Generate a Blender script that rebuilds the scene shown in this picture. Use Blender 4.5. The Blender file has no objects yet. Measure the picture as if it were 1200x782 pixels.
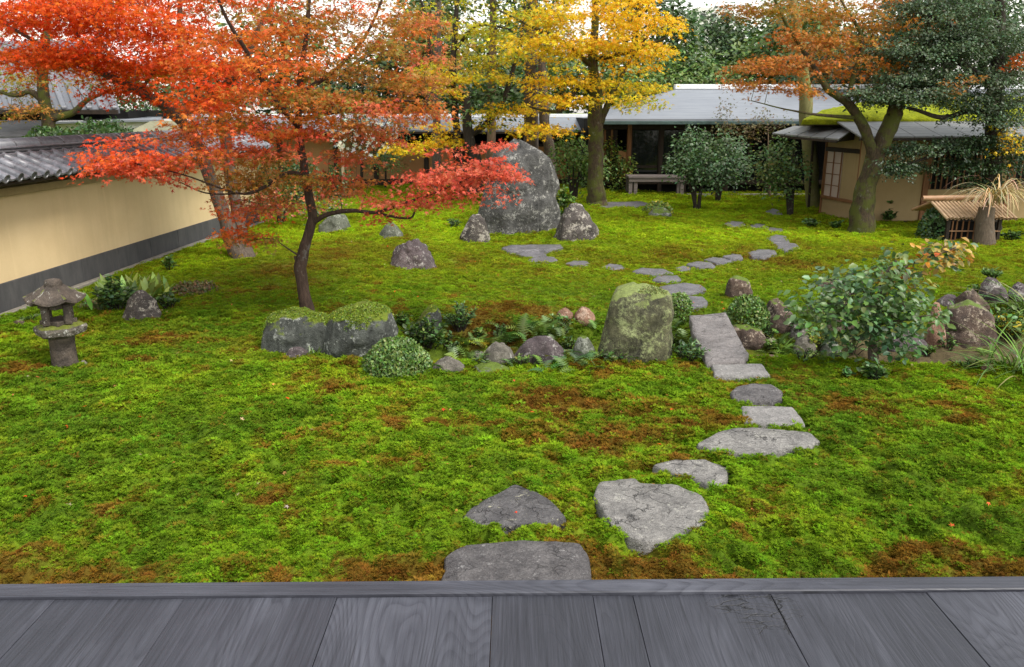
import bpy, bmesh, math, random
import numpy as np
from mathutils import Vector, Matrix, Euler

# ---------------------------------------------------------------- camera, world, sun, exposure
S = bpy.context.scene
COL = S.collection
rnd = random.Random(7)
R = np.random.default_rng(11)
CAM_Z = 2.3
FOC = 950.0
TH = math.atan(261.0 / FOC)
cam_d = bpy.data.cameras.new('camera')
cam = bpy.data.objects.new('camera', cam_d)
COL.objects.link(cam)
cam.location = (0, 0, CAM_Z)
cam.rotation_euler = (math.pi / 2 - TH, 0, 0)
cam_d.sensor_width = 36
cam_d.lens = 36 * FOC / 1200
cam_d.clip_end = 2000
S.camera = cam

SUN_EL, SUN_AZ = math.radians(52), math.radians(128)      # azimuth clockwise from +Y
W = bpy.data.worlds.new('World')
S.world = W
W.use_nodes = True
wn = W.node_tree.nodes
wl = W.node_tree.links
wn.clear()
sky = wn.new('ShaderNodeTexSky')
sky.sky_type = 'NISHITA'
sky.sun_disc = False
sky.sun_elevation = SUN_EL
sky.sun_rotation = SUN_AZ
sky.air_density = 2.2
sky.dust_density = 1.0
sky.ozone_density = 1.0
hs = wn.new('ShaderNodeHueSaturation')
hs.inputs['Saturation'].default_value = 0.2
bg = wn.new('ShaderNodeBackground')
bg.inputs['Strength'].default_value = 0.15
wo = wn.new('ShaderNodeOutputWorld')
wl.new(sky.outputs[0], hs.inputs['Color'])
wl.new(hs.outputs[0], bg.inputs['Color'])
wl.new(bg.outputs[0], wo.inputs[0])

sun_d = bpy.data.lights.new('sun', 'SUN')
sun_d.energy = 2.0
sun_d.angle = math.radians(17)
sun_d.color = (1.0, 0.95, 0.87)
sun = bpy.data.objects.new('sun', sun_d)
COL.objects.link(sun)
_sd = Vector((math.sin(SUN_AZ) * math.cos(SUN_EL), math.cos(SUN_AZ) * math.cos(SUN_EL), math.sin(SUN_EL)))
sun.rotation_euler = _sd.to_track_quat('Z', 'Y').to_euler()

S.view_settings.view_transform = 'Standard'
S.view_settings.look = 'None'
S.view_settings.exposure = 0.9
S.view_settings.gamma = 1
S.render.engine = 'CYCLES'
S.cycles.use_denoising = True
S.cycles.denoiser = 'OPENIMAGEDENOISE'
S.cycles.denoising_input_passes = 'RGB_ALBEDO_NORMAL'
S.cycles.denoising_prefilter = 'NONE'
S.cycles.max_bounces = 7
S.cycles.diffuse_bounces = 3
S.cycles.glossy_bounces = 2
S.cycles.transmission_bounces = 4
S.cycles.transparent_max_bounces = 4
S.cycles.use_adaptive_sampling = True
S.cycles.adaptive_threshold = 0.008

# ---------------------------------------------------------------- picking points of the place
_ct, _st = math.cos(TH), math.sin(TH)

def ray(px, py):
    u = (px - 600.0) / FOC
    v = (391.0 - py) / FOC
    return u, _ct + v * _st, -_st + v * _ct

def at_y(px, py, Y):
    a, b, c = ray(px, py)
    t = Y / b
    return Vector((a * t, Y, CAM_Z + c * t))

def at_z(px, py, z):
    a, b, c = ray(px, py)
    t = (z - CAM_Z) / c
    return Vector((a * t, b * t, z))

# ---------------------------------------------------------------- noise
def _h(ix, iy, iz, seed):
    n = (ix * 374761393 + iy * 668265263 + iz * 2147483647 + seed * 974711) & 0xFFFFFFFF
    n = ((n ^ (n >> 13)) * 1274126177) & 0xFFFFFFFF
    n = ((n ^ (n >> 16)) * 2246822519) & 0xFFFFFFFF
    return ((n ^ (n >> 15)) & 0xFFFFFF) / float(0xFFFFFF)

def noise3(x, y, z, seed=0):
    x = np.asarray(x, float); y = np.asarray(y, float); z = np.asarray(z, float)
    ix = np.floor(x).astype(np.int64); iy = np.floor(y).astype(np.int64); iz = np.floor(z).astype(np.int64)
    fx, fy, fz = x - ix, y - iy, z - iz
    fx = fx * fx * (3 - 2 * fx); fy = fy * fy * (3 - 2 * fy); fz = fz * fz * (3 - 2 * fz)
    def c(a, b, d):
        return _h(ix + a, iy + b, iz + d, seed)
    x00 = c(0, 0, 0) * (1 - fx) + c(1, 0, 0) * fx
    x10 = c(0, 1, 0) * (1 - fx) + c(1, 1, 0) * fx
    x01 = c(0, 0, 1) * (1 - fx) + c(1, 0, 1) * fx
    x11 = c(0, 1, 1) * (1 - fx) + c(1, 1, 1) * fx
    return ((x00 * (1 - fy) + x10 * fy) * (1 - fz) + (x01 * (1 - fy) + x11 * fy) * fz) * 2 - 1

def noise2(x, y, seed=0):
    x = np.asarray(x, float); y = np.asarray(y, float)
    ix = np.floor(x).astype(np.int64); iy = np.floor(y).astype(np.int64)
    fx, fy = x - ix, y - iy
    fx = fx * fx * (3 - 2 * fx); fy = fy * fy * (3 - 2 * fy)
    def c(a, b):
        return _h(ix + a, iy + b, 0, seed)
    return ((c(0, 0) * (1 - fx) + c(1, 0) * fx) * (1 - fy) + (c(0, 1) * (1 - fx) + c(1, 1) * fx) * fy) * 2 - 1

def fbm2(x, y, oct=4, seed=0):
    s = 0; a = 0.5
    for i in range(oct):
        s = s + a * noise2(x, y, seed + i * 17)
        x = x * 2.03 + 3.1; y = y * 2.03 + 7.7; a *= 0.5
    return s

def fbm3(x, y, z, oct=4, seed=0):
    s = 0; a = 0.5
    for i in range(oct):
        s = s + a * noise3(x, y, z, seed + i * 17)
        x = x * 2.03 + 3.1; y = y * 2.03 + 7.7; z = z * 2.03 + 1.3; a *= 0.5
    return s

def sstep(a, b, x):
    t = np.clip((np.asarray(x, float) - a) / (b - a), 0, 1)
    return t * t * (3 - 2 * t)

# ---------------------------------------------------------------- terrain shape
_nx = [-3, -1.1, 0.3, 1.6, 2.6, 3.6, 4.6, 7, 20]
_ny = [7.15, 7.2, 7.4, 7.5, 7.45, 7.2, 7.1, 7.0, 7.0]
_fx = [-3, -1.1, 0.0, 1.0, 2.5, 4.0, 6.0, 20]
_fy = [9.4, 9.5, 9.4, 9.5, 9.75, 10.2, 10.2, 10.2]

def chan(X, Y):
    """0..1 depth of the stream channel."""
    yn = np.interp(X, _nx, _ny); yf = np.interp(X, _fx, _fy)
    d = (Y - yn) / (yf - yn)
    return sstep(0.0, 0.22, d) * (1 - sstep(0.42, 1.0, d)) * sstep(-1.45, -0.75, X)

MOUNDS = [(-3.2, 12.2, 1.6, .12), (2.8, 15.5, 1.8, .14), (-1.8, 16.5, 2.2, .1), (4.6, 14.0, 1.7, .06), (-1.7, 9.5, .8, .07),
          (0.0, 17.2, 1.6, .12), (-4.6, 12.0, 1.1, .08)]

def H(X, Y):
    X = np.asarray(X, float); Y = np.asarray(Y, float)
    far = sstep(10.5, 14, Y)
    z = fbm2(X * .45 + 9, Y * .45, 3, 5) * (.05 + .08 * far)
    for mx, my, mr, mh in MOUNDS:
        z = z + mh * np.exp(-((X - mx) ** 2 + (Y - my) ** 2) / (mr * mr))
    z = z - (.48 - .20 * sstep(3.2, 4.4, X)) * chan(X, Y)
    return z

def gp(px, py):
    """where the line of sight meets the ground"""
    a, b, c = ray(px, py)
    t = np.arange(2.0, 60, .02)
    below = (CAM_Z + c * t) < H(a * t, b * t)
    i = int(np.argmax(below)) if below.any() else len(t) - 1
    return Vector((a * t[i], b * t[i], float(H(a * t[i], b * t[i]))))

def gz(x, y):
    return float(H(x, y))

# ---------------------------------------------------------------- object helpers
def tag(o, label=None, cat=None, group=None, kind=None):
    if label: o['label'] = label
    if cat: o['category'] = cat
    if group: o['group'] = group
    if kind: o['kind'] = kind
    return o

def empty(name, loc=(0, 0, 0), label=None, cat=None, group=None):
    o = bpy.data.objects.new(name, None)
    o.location = loc
    COL.objects.link(o)
    return tag(o, label, cat, group)

def link(name, me, parent=None):
    o = bpy.data.objects.new(name, me)
    COL.objects.link(o)
    if parent is not None:
        o.parent = parent
        o.matrix_parent_inverse = Matrix.Translation(-Vector(parent.location))
    return o

def mk(name, V, F, mat, parent=None, col=None, smooth=False):
    """V (n,3); F (m,k) same-size faces; world coordinates"""
    V = np.asarray(V, np.float32); F = np.asarray(F, np.int32)
    me = bpy.data.meshes.new(name)
    me.vertices.add(len(V)); me.vertices.foreach_set('co', V.ravel())
    k = F.shape[1]
    me.loops.add(F.size); me.loops.foreach_set('vertex_index', F.ravel())
    me.polygons.add(len(F))
    me.polygons.foreach_set('loop_start', np.arange(0, F.size, k, dtype=np.int32))
    try:
        me.polygons.foreach_set('loop_total', np.full(len(F), k, np.int32))
    except Exception:
        pass
    if smooth:
        me.polygons.foreach_set('use_smooth', np.ones(len(F), bool))
    if col is not None:
        a = me.color_attributes.new('col', 'FLOAT_COLOR', 'POINT')
        c = np.ones((len(V), 4), np.float32); c[:, :3] = col
        a.data.foreach_set('color', c.ravel())
    me.update(calc_edges=True); me.validate()
    me.materials.append(mat)
    return link(name, me, parent)

def mesh_pd(name, V, F, mat, parent=None, smooth=False):
    me = bpy.data.meshes.new(name)
    me.from_pydata([tuple(v) for v in V], [], [tuple(f) for f in F])
    me.update()
    if smooth:
        for p in me.polygons: p.use_smooth = True
    me.materials.append(mat)
    return link(name, me, parent)

def bev_mesh(name, V, F, w):
    bm = bmesh.new()
    vs = [bm.verts.new(v) for v in V]
    for f in F: bm.faces.new([vs[i] for i in f])
    bmesh.ops.recalc_face_normals(bm, faces=bm.faces)
    if w > 0:
        bmesh.ops.bevel(bm, geom=list(bm.edges), offset=w, segments=1, affect='EDGES')
    me = bpy.data.meshes.new(name)
    bm.to_mesh(me); bm.free()
    return me

BF = [(0, 1, 3, 2), (4, 6, 7, 5), (0, 4, 5, 1), (2, 3, 7, 6), (0, 2, 6, 4), (1, 5, 7, 3)]

def box(name, x0, x1, y0, y1, z0, z1, mat, parent=None, bev=.006):
    V = [(x, y, z) for x in (x0, x1) for y in (y0, y1) for z in (z0, z1)]
    me = bev_mesh(name, V, BF, bev)
    me.materials.append(mat)
    return link(name, me, parent)

def prism(name, A, B, mat, parent=None, bev=.004):
    """solid between two corner loops of equal length"""
    n = len(A)
    V = list(A) + list(B)
    F = [tuple(range(n)), tuple(range(2 * n - 1, n - 1, -1))]
    F += [(i, i + n, (i + 1) % n + n, (i + 1) % n) for i in range(n)]
    me = bev_mesh(name, V, F, bev)
    me.materials.append(mat)
    return link(name, me, parent)

def slab(name, c4, thick, mat, parent=None, bev=.004):
    """four corners and a thickness downwards"""
    c4 = [Vector(c) for c in c4]
    return prism(name, c4, [c - Vector((0, 0, thick)) for c in c4], mat, parent, bev)

def beam(name, p, q, w, h, mat, parent=None, bev=.004):
    p = Vector(p); q = Vector(q)
    d = (q - p).normalized()
    up = Vector((0, 0, 1)) if abs(d.z) < .95 else Vector((0, 1, 0))
    s = d.cross(up).normalized() * w / 2
    u = s.cross(d).normalized() * h / 2
    A = [p + s + u, p - s + u, p - s - u, p + s - u]
    return prism(name, A, [a + (q - p) for a in A], mat, parent, bev)

def tubes_arrays(paths, sides=7, wob=0.0, seed=3):
    """paths: list of (pts(n,3), radii(n)) -> V, F (quads)"""
    VV, FF, off = [], [], 0
    for pts, rad in paths:
        P = np.asarray(pts, float); r = np.asarray(rad, float)
        n = len(P)
        k = sides if r.max() > .02 else 5
        T = np.gradient(P, axis=0)
        T /= np.linalg.norm(T, axis=1)[:, None] + 1e-9
        ref = np.array([0.31, 0.95, 0.05]) if abs(T[0] @ np.array([0.31, .95, .05])) < .9 else np.array([1., 0, 0])
        A = np.cross(T, ref); A /= np.linalg.norm(A, axis=1)[:, None] + 1e-9
        B = np.cross(T, A)
        ang = np.linspace(0, 2 * np.pi, k, endpoint=False)
        ring = P[:, None, :] + r[:, None, None] * (A[:, None, :] * np.cos(ang)[None, :, None] + B[:, None, :] * np.sin(ang)[None, :, None])
        if wob:
            nn = fbm3(ring[..., 0] * 7, ring[..., 1] * 7, ring[..., 2] * 3, 3, seed)
            dirs = ring - P[:, None, :]
            ring = P[:, None, :] + dirs * (1 + wob * nn[..., None])
        VV.append(ring.reshape(-1, 3))
        i = np.arange(n - 1)[:, None] * k; j = np.arange(k)[None, :]; j2 = (j + 1) % k
        q = np.stack([i + j, i + j2, i + k + j2, i + k + j], -1).reshape(-1, 4)
        FF.append(q + off); off += n * k
    return np.concatenate(VV), np.concatenate(FF)

def spline(pts, n=6):
    """Catmull-Rom through rows of any width"""
    P = np.asarray(pts, float)
    if len(P) < 3:
        t = np.linspace(0, 1, n + 1)[:, None]
        return P[0] * (1 - t) + P[-1] * t
    E = np.vstack([2 * P[0] - P[1], P, 2 * P[-1] - P[-2]])
    out = []
    for i in range(1, len(E) - 2):
        t = np.linspace(0, 1, n, endpoint=False)[:, None]
        a, b, c, d = E[i - 1], E[i], E[i + 1], E[i + 2]
        out.append(.5 * (2 * b + (c - a) * t + (2 * a - 5 * b + 4 * c - d) * t ** 2 + (3 * b - a - 3 * c + d) * t ** 3))
    out.append(P[-1:])
    return np.concatenate(out)

# ---------------------------------------------------------------- leaves
def _fan(pts):
    V = [(0, 0, 0)] + pts
    return np.array(V, float), np.array([(0, i, i + 1) for i in range(1, len(pts))])

def maple_tpl():
    rs = [.5, .28, .82, .33, 1.0, .33, .82, .28, .5]
    an = [-105, -78, -52, -26, 0, 26, 52, 78, 105]
    return _fan([(r * math.cos(math.radians(a)), r * math.sin(math.radians(a)), -.22 * r * r) for r, a in zip(rs, an)])

def oval_tpl(w=.3, fold=.12):
    V = np.array([(0, 0, 0), (.35, w, fold), (.75, w * .75, fold * .6 - .05), (1, 0, -.12), (.75, -w * .75, fold * .6 - .05), (.35, -w, fold), (.5, 0, 0)], float)
    F = np.array([(0, 6, 1), (1, 6, 2), (2, 6, 3), (3, 6, 4), (4, 6, 5), (5, 6, 0)])
    return V, F

def dia_tpl(w=.28):
    V = np.array([(0, 0, 0), (.5, w, .06), (1, 0, -.06), (.5, -w, .06)], float)
    return V, np.array([(0, 2, 1), (0, 3, 2)])

def blade_tpl(w=.06, n=4, arch=.5):
    V, F = [], []
    for i in range(n):
        t = i / n
        x, z, ww = t * (1 - .25 * arch * t), -arch * t * t, w * (1 - t ** 2 * .8)
        V += [(x, -ww, z), (x, ww, z)]
    V.append((1 - .25 * arch, 0, -arch))
    for i in range(n - 1):
        a = 2 * i
        F += [(a, a + 1, a + 3), (a, a + 3, a + 2)]
    F.append((2 * n - 2, 2 * n - 1, 2 * n))
    return np.array(V, float), np.array(F)

def frond_tpl(k=9):
    """fern frond: arching midrib with pairs of leaflets"""
    V, F = [], []
    for i in range(k):
        t = (i + .6) / k
        x, z = t * (1 - .2 * t), .55 * t - .75 * t * t
        L = .26 * math.sin(math.pi * min(1, t * .85 + .15)) ** .8 + .03
        for s in (-1, 1):
            b = len(V)
            V += [(x - .035, 0, z), (x + .045, 0, z), (x + .07, s * L, z - .05 * L)]
            F.append((b, b + 1, b + 2) if s > 0 else (b, b + 2, b + 1))
    b = len(V)
    for i in range(5):
        t = i / 4
        V += [(t * (1 - .2 * t), -.008, .55 * t - .75 * t * t + .004), (t * (1 - .2 * t), .008, .55 * t - .75 * t * t + .004)]
    for i in range(4):
        a = b + 2 * i
        F += [(a, a + 2, a + 3), (a, a + 3, a + 1)]
    return np.array(V, float), np.array(F)

MAPLE, OVAL, DIA, BLADE, FROND = maple_tpl(), oval_tpl(), dia_tpl(), blade_tpl(), frond_tpl()
OVALW, NARROW = oval_tpl(.42, .08), oval_tpl(.16, .05)

def nrm(a):
    return a / (np.linalg.norm(a, axis=-1, keepdims=True) + 1e-9)

def leaf_arrays(P, D, N, s, tpl):
    D = nrm(D); Y = nrm(np.cross(N, D)); Z = np.cross(D, Y)
    tv, tf = tpl
    s = np.asarray(s)[:, None, None]
    V = P[:, None, :] + s * (tv[None, :, 0:1] * D[:, None, :] + tv[None, :, 1:2] * Y[:, None, :] + tv[None, :, 2:3] * Z[:, None, :])
    F = tf[None] + (np.arange(len(P)) * len(tv))[:, None, None]
    return V.reshape(-1, 3), F.reshape(-1, 3)

def jcol(c, n, k=.18):
    """n leaf colours around the rows of c"""
    c = np.asarray(c, float)
    v = 1 + k * R.standard_normal((n, 1))
    hshift = 1 + .12 * R.standard_normal((n, 3))
    return np.clip(c * np.clip(v, .45, 1.7) * np.clip(hshift, .6, 1.5), .002, .85)

def leaves(name, P, D, N, s, tpl, cols, mat, parent):
    V, F = leaf_arrays(P, D, N, s, tpl)
    return mk(name, V, F, mat, parent, col=np.repeat(cols, len(tpl[0]), axis=0))

def pal(p, n, k=.18):
    p = np.asarray(p); return jcol(p[R.integers(0, len(p), n)], n, k)

# ---------------------------------------------------------------- materials
class M:
    def __init__(s, name):
        s.m = bpy.data.materials.new(name); s.m.use_nodes = True
        s.nt = s.m.node_tree; s.nt.nodes.clear()
        s.out = s.n('ShaderNodeOutputMaterial')
    def n(s, t, **k):
        o = s.nt.nodes.new(t)
        for a, b in k.items(): setattr(o, a, b)
        return o
    def l(s, a, b): s.nt.links.new(a, b)
    def coord(s, scale=(1, 1, 1), obj=False, rot=(0, 0, 0)):
        mp = s.n('ShaderNodeMapping'); mp.inputs['Scale'].default_value = scale; mp.inputs['Rotation'].default_value = rot
        if obj: s.l(s.n('ShaderNodeTexCoord').outputs['Object'], mp.inputs['Vector'])
        else: s.l(s.n('ShaderNodeNewGeometry').outputs['Position'], mp.inputs['Vector'])
        return mp.outputs[0]
    def noise(s, vec, scale, detail=5, rough=.6, dist=0):
        t = s.n('ShaderNodeTexNoise'); t.inputs['Scale'].default_value = scale
        t.inputs['Detail'].default_value = detail; t.inputs['Roughness'].default_value = rough; t.inputs['Distortion'].default_value = dist
        s.l(vec, t.inputs['Vector']); return t.outputs['Fac']
    def voro(s, vec, scale, feat='F1', out='Distance'):
        t = s.n('ShaderNodeTexVoronoi'); t.feature = feat; t.inputs['Scale'].default_value = scale
        s.l(vec, t.inputs['Vector']); return t.outputs[out]
    def ramp(s, f, stops):
        r = s.n('ShaderNodeValToRGB'); s.l(f, r.inputs[0])
        e = r.color_ramp.elements
        while len(e) < len(stops): e.new(.5)
        for k, (p, c) in zip(e, stops):
            k.position = p; k.color = (c, c, c, 1) if isinstance(c, (int, float)) else (*c, 1)
        return r.outputs[0]
    def mix(s, f, a, b, mode='MIX'):
        x = s.n('ShaderNodeMix'); x.data_type = 'RGBA'; x.blend_type = mode
        for v, i in ((f, 0), (a, 6), (b, 7)):
            if isinstance(v, (int, float)):
                x.inputs[i].default_value = v if i == 0 else (v, v, v, 1)
            elif isinstance(v, tuple): x.inputs[i].default_value = (*v, 1)
            else: s.l(v, x.inputs[i])
        return x.outputs[2]
    def math(s, op, a, b=0.0):
        x = s.n('ShaderNodeMath'); x.operation = op
        for v, i in ((a, 0), (b, 1)):
            if isinstance(v, (int, float)): x.inputs[i].default_value = v
            else: s.l(v, x.inputs[i])
        return x.outputs[0]
    def up(s):
        g = s.n('ShaderNodeNewGeometry'); sp = s.n('ShaderNodeSeparateXYZ')
        s.l(g.outputs['Normal'], sp.inputs[0]); return sp.outputs[2]
    def bump(s, h, strength=.5, dist=.02):
        b = s.n('ShaderNodeBump'); b.inputs['Strength'].default_value = strength; b.inputs['Distance'].default_value = dist
        s.l(h, b.inputs['Height']); return b.outputs[0]
    def bsdf(s, col, rough=.8, bump=None, spec=.3, **k):
        b = s.n('ShaderNodeBsdfPrincipled')
        if isinstance(col, tuple): b.inputs['Base Color'].default_value = (*col, 1)
        else: s.l(col, b.inputs['Base Color'])
        if isinstance(rough, (int, float)): b.inputs['Roughness'].default_value = rough
        else: s.l(rough, b.inputs['Roughness'])
        b.inputs['Specular IOR Level'].default_value = spec
        if bump is not None: s.l(bump, b.inputs['Normal'])
        for a, v in k.items(): b.inputs[a.replace('_', ' ')].default_value = v
        s.l(b.outputs[0], s.out.inputs[0]); return s.m

def mat_leaf(name, trans=.35, gloss=.06, rough=.4):
    m = M(name)
    c = m.n('ShaderNodeVertexColor', layer_name='col').outputs[0]
    d = m.n('ShaderNodeBsdfDiffuse'); m.l(c, d.inputs[0])
    t = m.n('ShaderNodeBsdfTranslucent')
    m.l(m.mix(1.0, c, (1.15, 1.05, .6), 'MULTIPLY'), t.inputs[0])
    g = m.n('ShaderNodeBsdfGlossy'); g.inputs['Roughness'].default_value = rough
    a = m.n('ShaderNodeMixShader'); a.inputs[0].default_value = trans
    m.l(d.outputs[0], a.inputs[1]); m.l(t.outputs[0], a.inputs[2])
    b = m.n('ShaderNodeMixShader'); b.inputs[0].default_value = gloss
    m.l(a.outputs[0], b.inputs[1]); m.l(g.outputs[0], b.inputs[2])
    m.l(b.outputs[0], m.out.inputs[0])
    return m.m

LEAF = mat_leaf('maple_leaf', .42, .018, .5)
GLOSSY_LEAF = mat_leaf('glossy_leaf', .25, .04, .42)
DRY_LEAF = mat_leaf('dry_leaf', .25, .03, .6)
NEEDLE = mat_leaf('needle_leaf', .15, .05, .5)

def mat_moss(name, attr_type):
    m = M(name)
    a = m.n('ShaderNodeAttribute'); a.attribute_type = attr_type; a.attribute_name = 'mcol'
    v = m.coord()
    f = m.noise(v, 60, 3)
    c = m.mix(1.0, a.outputs['Color'], m.ramp(f, [(.3, .7), (.7, 1.25)]), 'MULTIPLY')
    d = m.n('ShaderNodeBsdfDiffuse'); m.l(c, d.inputs[0])
    t = m.n('ShaderNodeBsdfTranslucent'); m.l(c, t.inputs[0])
    x = m.n('ShaderNodeMixShader'); x.inputs[0].default_value = .3
    m.l(d.outputs[0], x.inputs[1]); m.l(t.outputs[0], x.inputs[2])
    m.l(x.outputs[0], m.out.inputs[0])
    return m.m

def mat_ground():
    m = M('moss_ground')
    a = m.n('ShaderNodeAttribute'); a.attribute_type = 'GEOMETRY'; a.attribute_name = 'mcol'
    v = m.coord()
    f = m.noise(v, 14, 6, .7)
    c = m.mix(1.0, a.outputs['Color'], m.ramp(f, [(.25, .3), (.75, .85)]), 'MULTIPLY')
    h = m.noise(v, 25, 6, .7)
    return m.bsdf(c, .95, m.bump(h, .8, .03), .1)

def mat_rock(name, base, dark, lichen=(.5, .5, .46), la=.45, moss=0.0, mosscol=(.10, .15, .015), scale=1.0, rough=.75, streak=0.0, soft=.04, crack=0.0, bd=1.0):
    """la: share of lichen 0..1; moss: share of moss on upward faces"""
    m = M(name)
    v = m.coord()
    big = m.noise(v, 3 * scale, 8, .65, .4)
    fine = m.noise(v, 22 * scale, 8, .75)
    c = m.mix(m.ramp(big, [(.35, 0.0), (.65, 1.0)]), dark, base)
    c = m.mix(1.0, c, m.ramp(fine, [(.3, .55), (.7, 1.35)]), 'MULTIPLY')
    if streak:
        vs = m.coord((9 * scale, 9 * scale, 1.2 * scale))
        c = m.mix(m.ramp(m.noise(vs, 1, 5, .6), [(.5, 0.0), (.62, streak)]), c, tuple(x * 1.8 for x in base))
    if la > 0:
        l1 = m.math('ADD', m.math('MULTIPLY', m.noise(v, 4.5 * scale, 9, .78, .15), .7), m.math('MULTIPLY', m.noise(v, 26 * scale, 5, .7), .3))
        lf = m.ramp(l1, [(.632 - la * .3, 0.0), (.632 - la * .3 + soft, .9)])
        c = m.mix(lf, c, m.mix(1.0, lichen, m.ramp(fine, [(.3, .75), (.7, 1.2)]), 'MULTIPLY'))
    if moss > 0:
        mn = m.noise(v, 4 * scale, 6, .7)
        mm = m.math('ADD', m.math('MULTIPLY', m.up(), .55), m.math('MULTIPLY', mn, .9))
        mf = m.ramp(mm, [(.92 - moss * .75, 0.0), (1.0 - moss * .75 if moss < .9 else .4, 1.0)])
        mc = m.mix(m.noise(v, 30, 4), tuple(x * .5 for x in mosscol), tuple(x * 1.5 for x in mosscol))
        c = m.mix(mf, c, mc)
    h = m.math('ADD', m.math('MULTIPLY', big, 1.2), m.math('ADD', fine, m.math('MULTIPLY', m.voro(v, 9 * scale), .6)))
    grit = m.noise(v, 130, 3, .7)
    c = m.mix(1.0, c, m.ramp(grit, [(.3, .75), (.7, 1.22)]), 'MULTIPLY')
    h = m.math('ADD', h, m.math('MULTIPLY', grit, .3))
    if crack:
        nw = m.n('ShaderNodeTexNoise'); nw.inputs['Scale'].default_value = 7; nw.inputs['Detail'].default_value = 6; m.l(v, nw.inputs['Vector'])
        av = m.n('ShaderNodeVectorMath'); av.operation = 'MULTIPLY_ADD'
        m.l(nw.outputs['Color'], av.inputs[0]); av.inputs[1].default_value = (.28, .28, .28); m.l(v, av.inputs[2])
        ck = m.ramp(m.voro(av.outputs[0], 7, 'DISTANCE_TO_EDGE'), [(.0, 1.0), (.035, 0.0)])
        ck = m.math('MULTIPLY', ck, m.ramp(m.noise(v, 5, 3), [(.45, 0.0), (.6, crack)]))
        c = m.mix(ck, c, tuple(x * .3 for x in dark))
        h = m.math('SUBTRACT', h, m.math('MULTIPLY', ck, 1.5))
    return m.bsdf(c, rough, m.bump(h, .9, .035 * bd / scale), .35)

def mat_bark(name, a, b, moss=0.0, mosscol=(.09, .10, .02)):
    m = M(name)
    v = m.coord((1, 1, .22))
    f = m.noise(v, 38, 7, .7, .5)
    c = m.mix(m.ramp(f, [(.32, 0.0), (.68, 1.0)]), b, a)
    if moss:
        n = m.noise(m.coord(), 3.5, 6, .7)
        c = m.mix(m.ramp(n, [(.62 - moss * .3, 0.0), (.74 - moss * .3, .9)]), c, mosscol)
    l = m.noise(m.coord(), 9, 5, .7)
    c = m.mix(m.ramp(l, [(.6, 0.0), (.68, .35)]), c, (.22, .22, .2))
    return m.bsdf(c, .9, m.bump(f, .9, .02), .2)

def mat_wood(name, a, b, axis='z', scale=30, rough=.65):
    m = M(name)
    sc = {'x': (.06, 1, 1), 'y': (1, .06, 1), 'z': (1, 1, .06)}[axis]
    f = m.noise(m.coord(sc), scale, 6, .65, .6)
    c = m.mix(m.ramp(f, [(.3, 0.0), (.7, 1.0)]), b, a)
    return m.bsdf(c, rough, m.bump(f, .35, .006), .3)

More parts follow.
